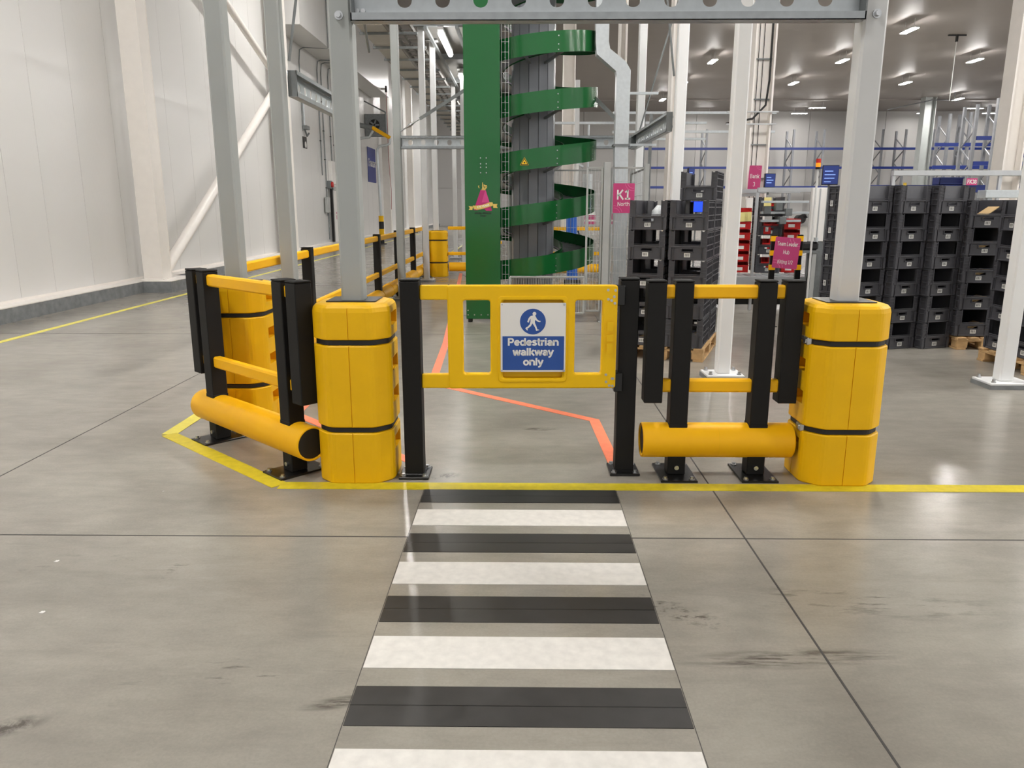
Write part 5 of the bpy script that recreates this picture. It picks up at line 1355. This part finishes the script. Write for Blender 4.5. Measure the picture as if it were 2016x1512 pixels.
MB().box(XL + 0.06, XL + 0.14, 28.92, 29.05, 0.25, 2.15).build('seal', M_BLACK, d)
m = MB()
m.box(XL + 0.06, XL + 0.063, 29.75, 29.85, 1.25, 1.32); m.box(XL + 0.06, XL + 0.063, 29.75, 29.82, 1.05, 1.2); m.build('notice', M_MAGL, d)
cbx = thing('control_box', 'white control box with a red switch above the door', 'switch box', (XL, 29.35, 2.30))
MB().box(0, 0.14, -0.30, 0.35, 0.02, 0.85, 0.02).build('box', M_SIGNW, cbx)
MB().cyl((0.14, -0.45, 0.0), (0.2, -0.45, 0.0), 0.10, 14).build('red_switch', M_RED, cbx)
MB().box(0, 0.14, -0.56, -0.34, -0.14, 0.14, 0.01).build('switch_base', M_GALVD, cbx)
t2 = thing('control_box', 'small grey junction box left of the cold room door', 'switch box', (XL + 0.035, 28.35, 1.55))
MB().box(0, 0.12, -0.18, 0.18, -0.25, 0.3, 0.02).build('box', M_FENCE, t2); MB().cyl((0.05, 0.1, -1.2), (0.05, 0.1, -0.25), 0.025, 8).build('pipe', M_GALVD, t2)
fz = thing('wall_sign', 'blue Freezer sign on the white wall', 'sign', (XL + 0.005, 37.5, 3.42))
MB().box(0, 0.02, -0.95, 0.95, -0.78, 0.78, 0.004).build('board', mat('freezer_blue', (44, 58, 140), 0.45, var=0.02), fz)
T = Matrix.Translation((0.022, 0.02, 0.05)) @ Matrix.Rotation(R(90), 4, 'Z') @ FRONT
obj('lettering', lettering('Freezer', 0.36, 0.17, 1.7, T @ Matrix.Translation((0, -0.13, 0)), 0.002), M_SIGNW, fz)
# door canopy pole with yellow roller
pb = thing('guard_pole', 'bent steel pole on a yellow and black striped foot', 'pole', (-5.82, 32.4, 0))
MB().cyl((0, 0, 0.0), (0, 0, 0.03), 0.20, 16).build('foot_plate', M_BLKM, pb)
for (z0, z1, mm) in ((0.03, 0.32, M_BLKM), (0.32, 0.62, M_YEL), (0.62, 0.92, M_BLKM), (0.92, 1.15, M_YEL)): MB().cyl((0, 0, z0), (0, 0, z1), 0.105, 16).build('band', mm, pb)
MB().tube([(0, 0, 1.15), (-0.06, 0, 3.6), (-0.05, 0, 3.78), (0.03, 0, 3.9), (0.36, 0, 3.95), (0.46, 0, 4.02), (0.48, 0, 4.2)], 0.055, 10).build('bent_pipe', M_GALV, pb)
MB().cyl((-0.22, 0, 4.62), (0.48, 0, 4.22), 0.075, 12).build('yellow_roller', M_ORN, pb)
MB().cyl((-0.75, 0, 4.72), (-0.22, 0, 4.62), 0.10, 12).build('grey_sleeve', M_GALVD, pb)
MB().tube([(-0.75, 0, 4.2), (-0.35, 0, 4.25), (-0.2, 0, 4.5)], 0.05, 8).build('elbow', M_GALV, pb)
fn = thing('wall_fan', 'grey box fan high on the wall behind the front column', 'fan', (-6.62, 36.2, 4.62))
MB().box(-0.46, 0.46, 0.0, 0.5, 0, 0.95, 0.01).build('housing', M_GALVD, fn)
for rr in (0.40, 0.33): obj('guard_ring', plate_mesh([circ(-0.03, 0.48, rr, 28), circ(-0.03, 0.48, rr - 0.02, 28)], 0.01, 0, at(0, -0.012, 0) @ FRONT), M_RACKG, fn)
MB().cyl((-0.03, -0.005, 0.48), (-0.03, -0.02, 0.48), 0.24, 24).build('opening', M_BLACK, fn)
m = MB()
for k in range(5): m.bar((-0.03, -0.025, 0.48), (-0.03 + 0.22 * math.cos(k * R(72)), -0.025, 0.48 + 0.22 * math.sin(k * R(72))), 0.01, 0.07)
m.build('blades', M_GALVD, fn)
MB().bar((-0.46, 0.02, 1.50), (0.48, 0.02, 1.02), 0.05, 0.06).build('roof_strut', M_GALVD, fn)
MB().bar((0.48, 0.02, 1.05), (0.48, 0.02, 0.0), 0.05, 0.05).build('side_strut', M_GALVD, fn)
rl = thing('wall_rail', 'white horizontal rail with a black end cap on the wall', 'rail', (-7.08, 36.0, 6.6))
MB().cyl((0, 0, 0), (1.02, 0, 0), 0.05, 10).build('bar', M_LAMPB, rl); MB().box(1.0, 1.08, -0.06, 0.06, -0.14, 0.12).build('end_cap', M_BLACK, rl)
MB().tube([(1.04, 0, -0.14), (1.05, 0, -3.0), (1.12, 0, -4.3), (1.1, 0, -5.2)], 0.012, 6).build('pull_cord', mat('red_cord', (170, 80, 80), 0.6), rl)

# ================================================================== CORRIDOR UNDER THE CONVEYOR DECK
dk = tag(MB().box(-2.12, -0.70, 15.6, 60, 4.98, 5.10).build('ceiling', M_DARKDECK), 'dark steel deck over the corridor', kind='structure')
for k in range(14):
    y = 15.8 + k * 3.4
    MB().box(-2.12, -0.70, y - 0.05, y + 0.05, 4.86, 4.98).build('joist', M_GALVD, dk)
for x in (-1.85, -1.25): MB().box(x - 0.03, x + 0.03, 15.7, 60, 4.80, 4.86).build('runner', M_GALVD, dk)
m = MB()
tr = thing('cable_tray_run', 'long cable tray hung on grey brackets along the corridor', 'cable tray', (-2.6, 15.0, 4.72))
for k in range(22):
    y = 0.6 + k * 1.33
    MB().box(-0.48, 0.62, y - 0.02, y + 0.02, -0.045, 0.0).build('bracket', M_GALVD, tr)
    MB().cyl((-0.46, y, 0), (-0.46, y, 0.55), 0.008, 6).build('hanger', M_GALVD, tr)
MB().box(-0.42, 0.06, 0.0, 30, 0.0, 0.02).build('white_cover', M_BEIGE, tr)
m = MB()
for k in range(70): m.box(0.12, 0.55, k * 0.42, k * 0.42 + 0.05, 0.0, 0.02)
m.box(0.12, 0.15, 0, 30, 0.0, 0.08); m.box(0.52, 0.55, 0, 30, 0.0, 0.08); m.box(0.30, 0.33, 0, 30, 0.0, 0.05)
m.build('wire_ladder', M_DARKDECK, tr)
for k, (y, lab) in enumerate(((15.75, 'bright tube light nearest in the corridor ceiling'), (20.6, 'bright tube light at the edge of the green tower'), (25.5, 'third tube light hidden along the corridor'))):
    t = thing('tube_light', lab, 'ceiling light', (-1.57, y, 4.77), group='corridor tube lights')
    MB().box(-0.05, 0.05, 0, 2.2, 0.02, 0.08).build('housing', M_LAMPB, t)
    MB().cyl((0, 0.05, -0.03), (0, 2.15, -0.03), 0.055, 12).build('tube', M_TUBE, t)
for k, (x, y, lab) in enumerate(((-1.62, 27.5, 'left'), (-1.30, 28.5, 'right'))):
    pb = thing('guard_pole', 'far striped pole with bent pipe in the corridor, ' + lab, 'pole', (x, y, 0))
    for i in range(4): MB().cyl((0, 0, i * 0.32), (0, 0, i * 0.32 + 0.32), 0.10, 12).build('band', (M_BLKM, M_YEL)[i % 2], pb)
    MB().tube([(0, 0, 1.28), (0, 0, 3.2), (0.08, 0, 3.3), (0.5, 0, 3.32)], 0.06, 8).build('bent_pipe', M_GALV, pb)
dr = thing('chain_drive', 'far grey machine housing with a hanging black chain', 'machine', (-1.75, 30.0, 0))
MB().box(-0.30, 0.9, 0.4, 1.6, 3.9, 4.2, 0.02).build('top_cover', M_GALV, dr)
MB().box(-0.30, 0.9, 0.3, 0.4, 3.55, 3.88).build('beam', M_GALVD, dr)
MB().box(-0.12, 0.0, 0.0, 0.1, 0.0, 3.5).build('black_chain', M_BLKM, dr)
MB().box(0.05, 0.85, 0.8, 1.4, 0.0, 2.9).build('cabinet', M_GALVD, dr)
MB().box(0.30, 0.70, -0.3, 0.2, 0.0, 1.8, 0.03).build('green_unit', mat('machine_green', (120, 150, 60), 0.5), dr)
MB().box(0.5, 0.9, -0.2, 0.0, 0.5, 1.5).build('red_panel', mat('dark_red', (130, 20, 30), 0.5), dr)
MB().box(-0.25, 0.85, 0.1, 1.5, 0.0, 0.35).build('plinth', M_BLKM, dr)
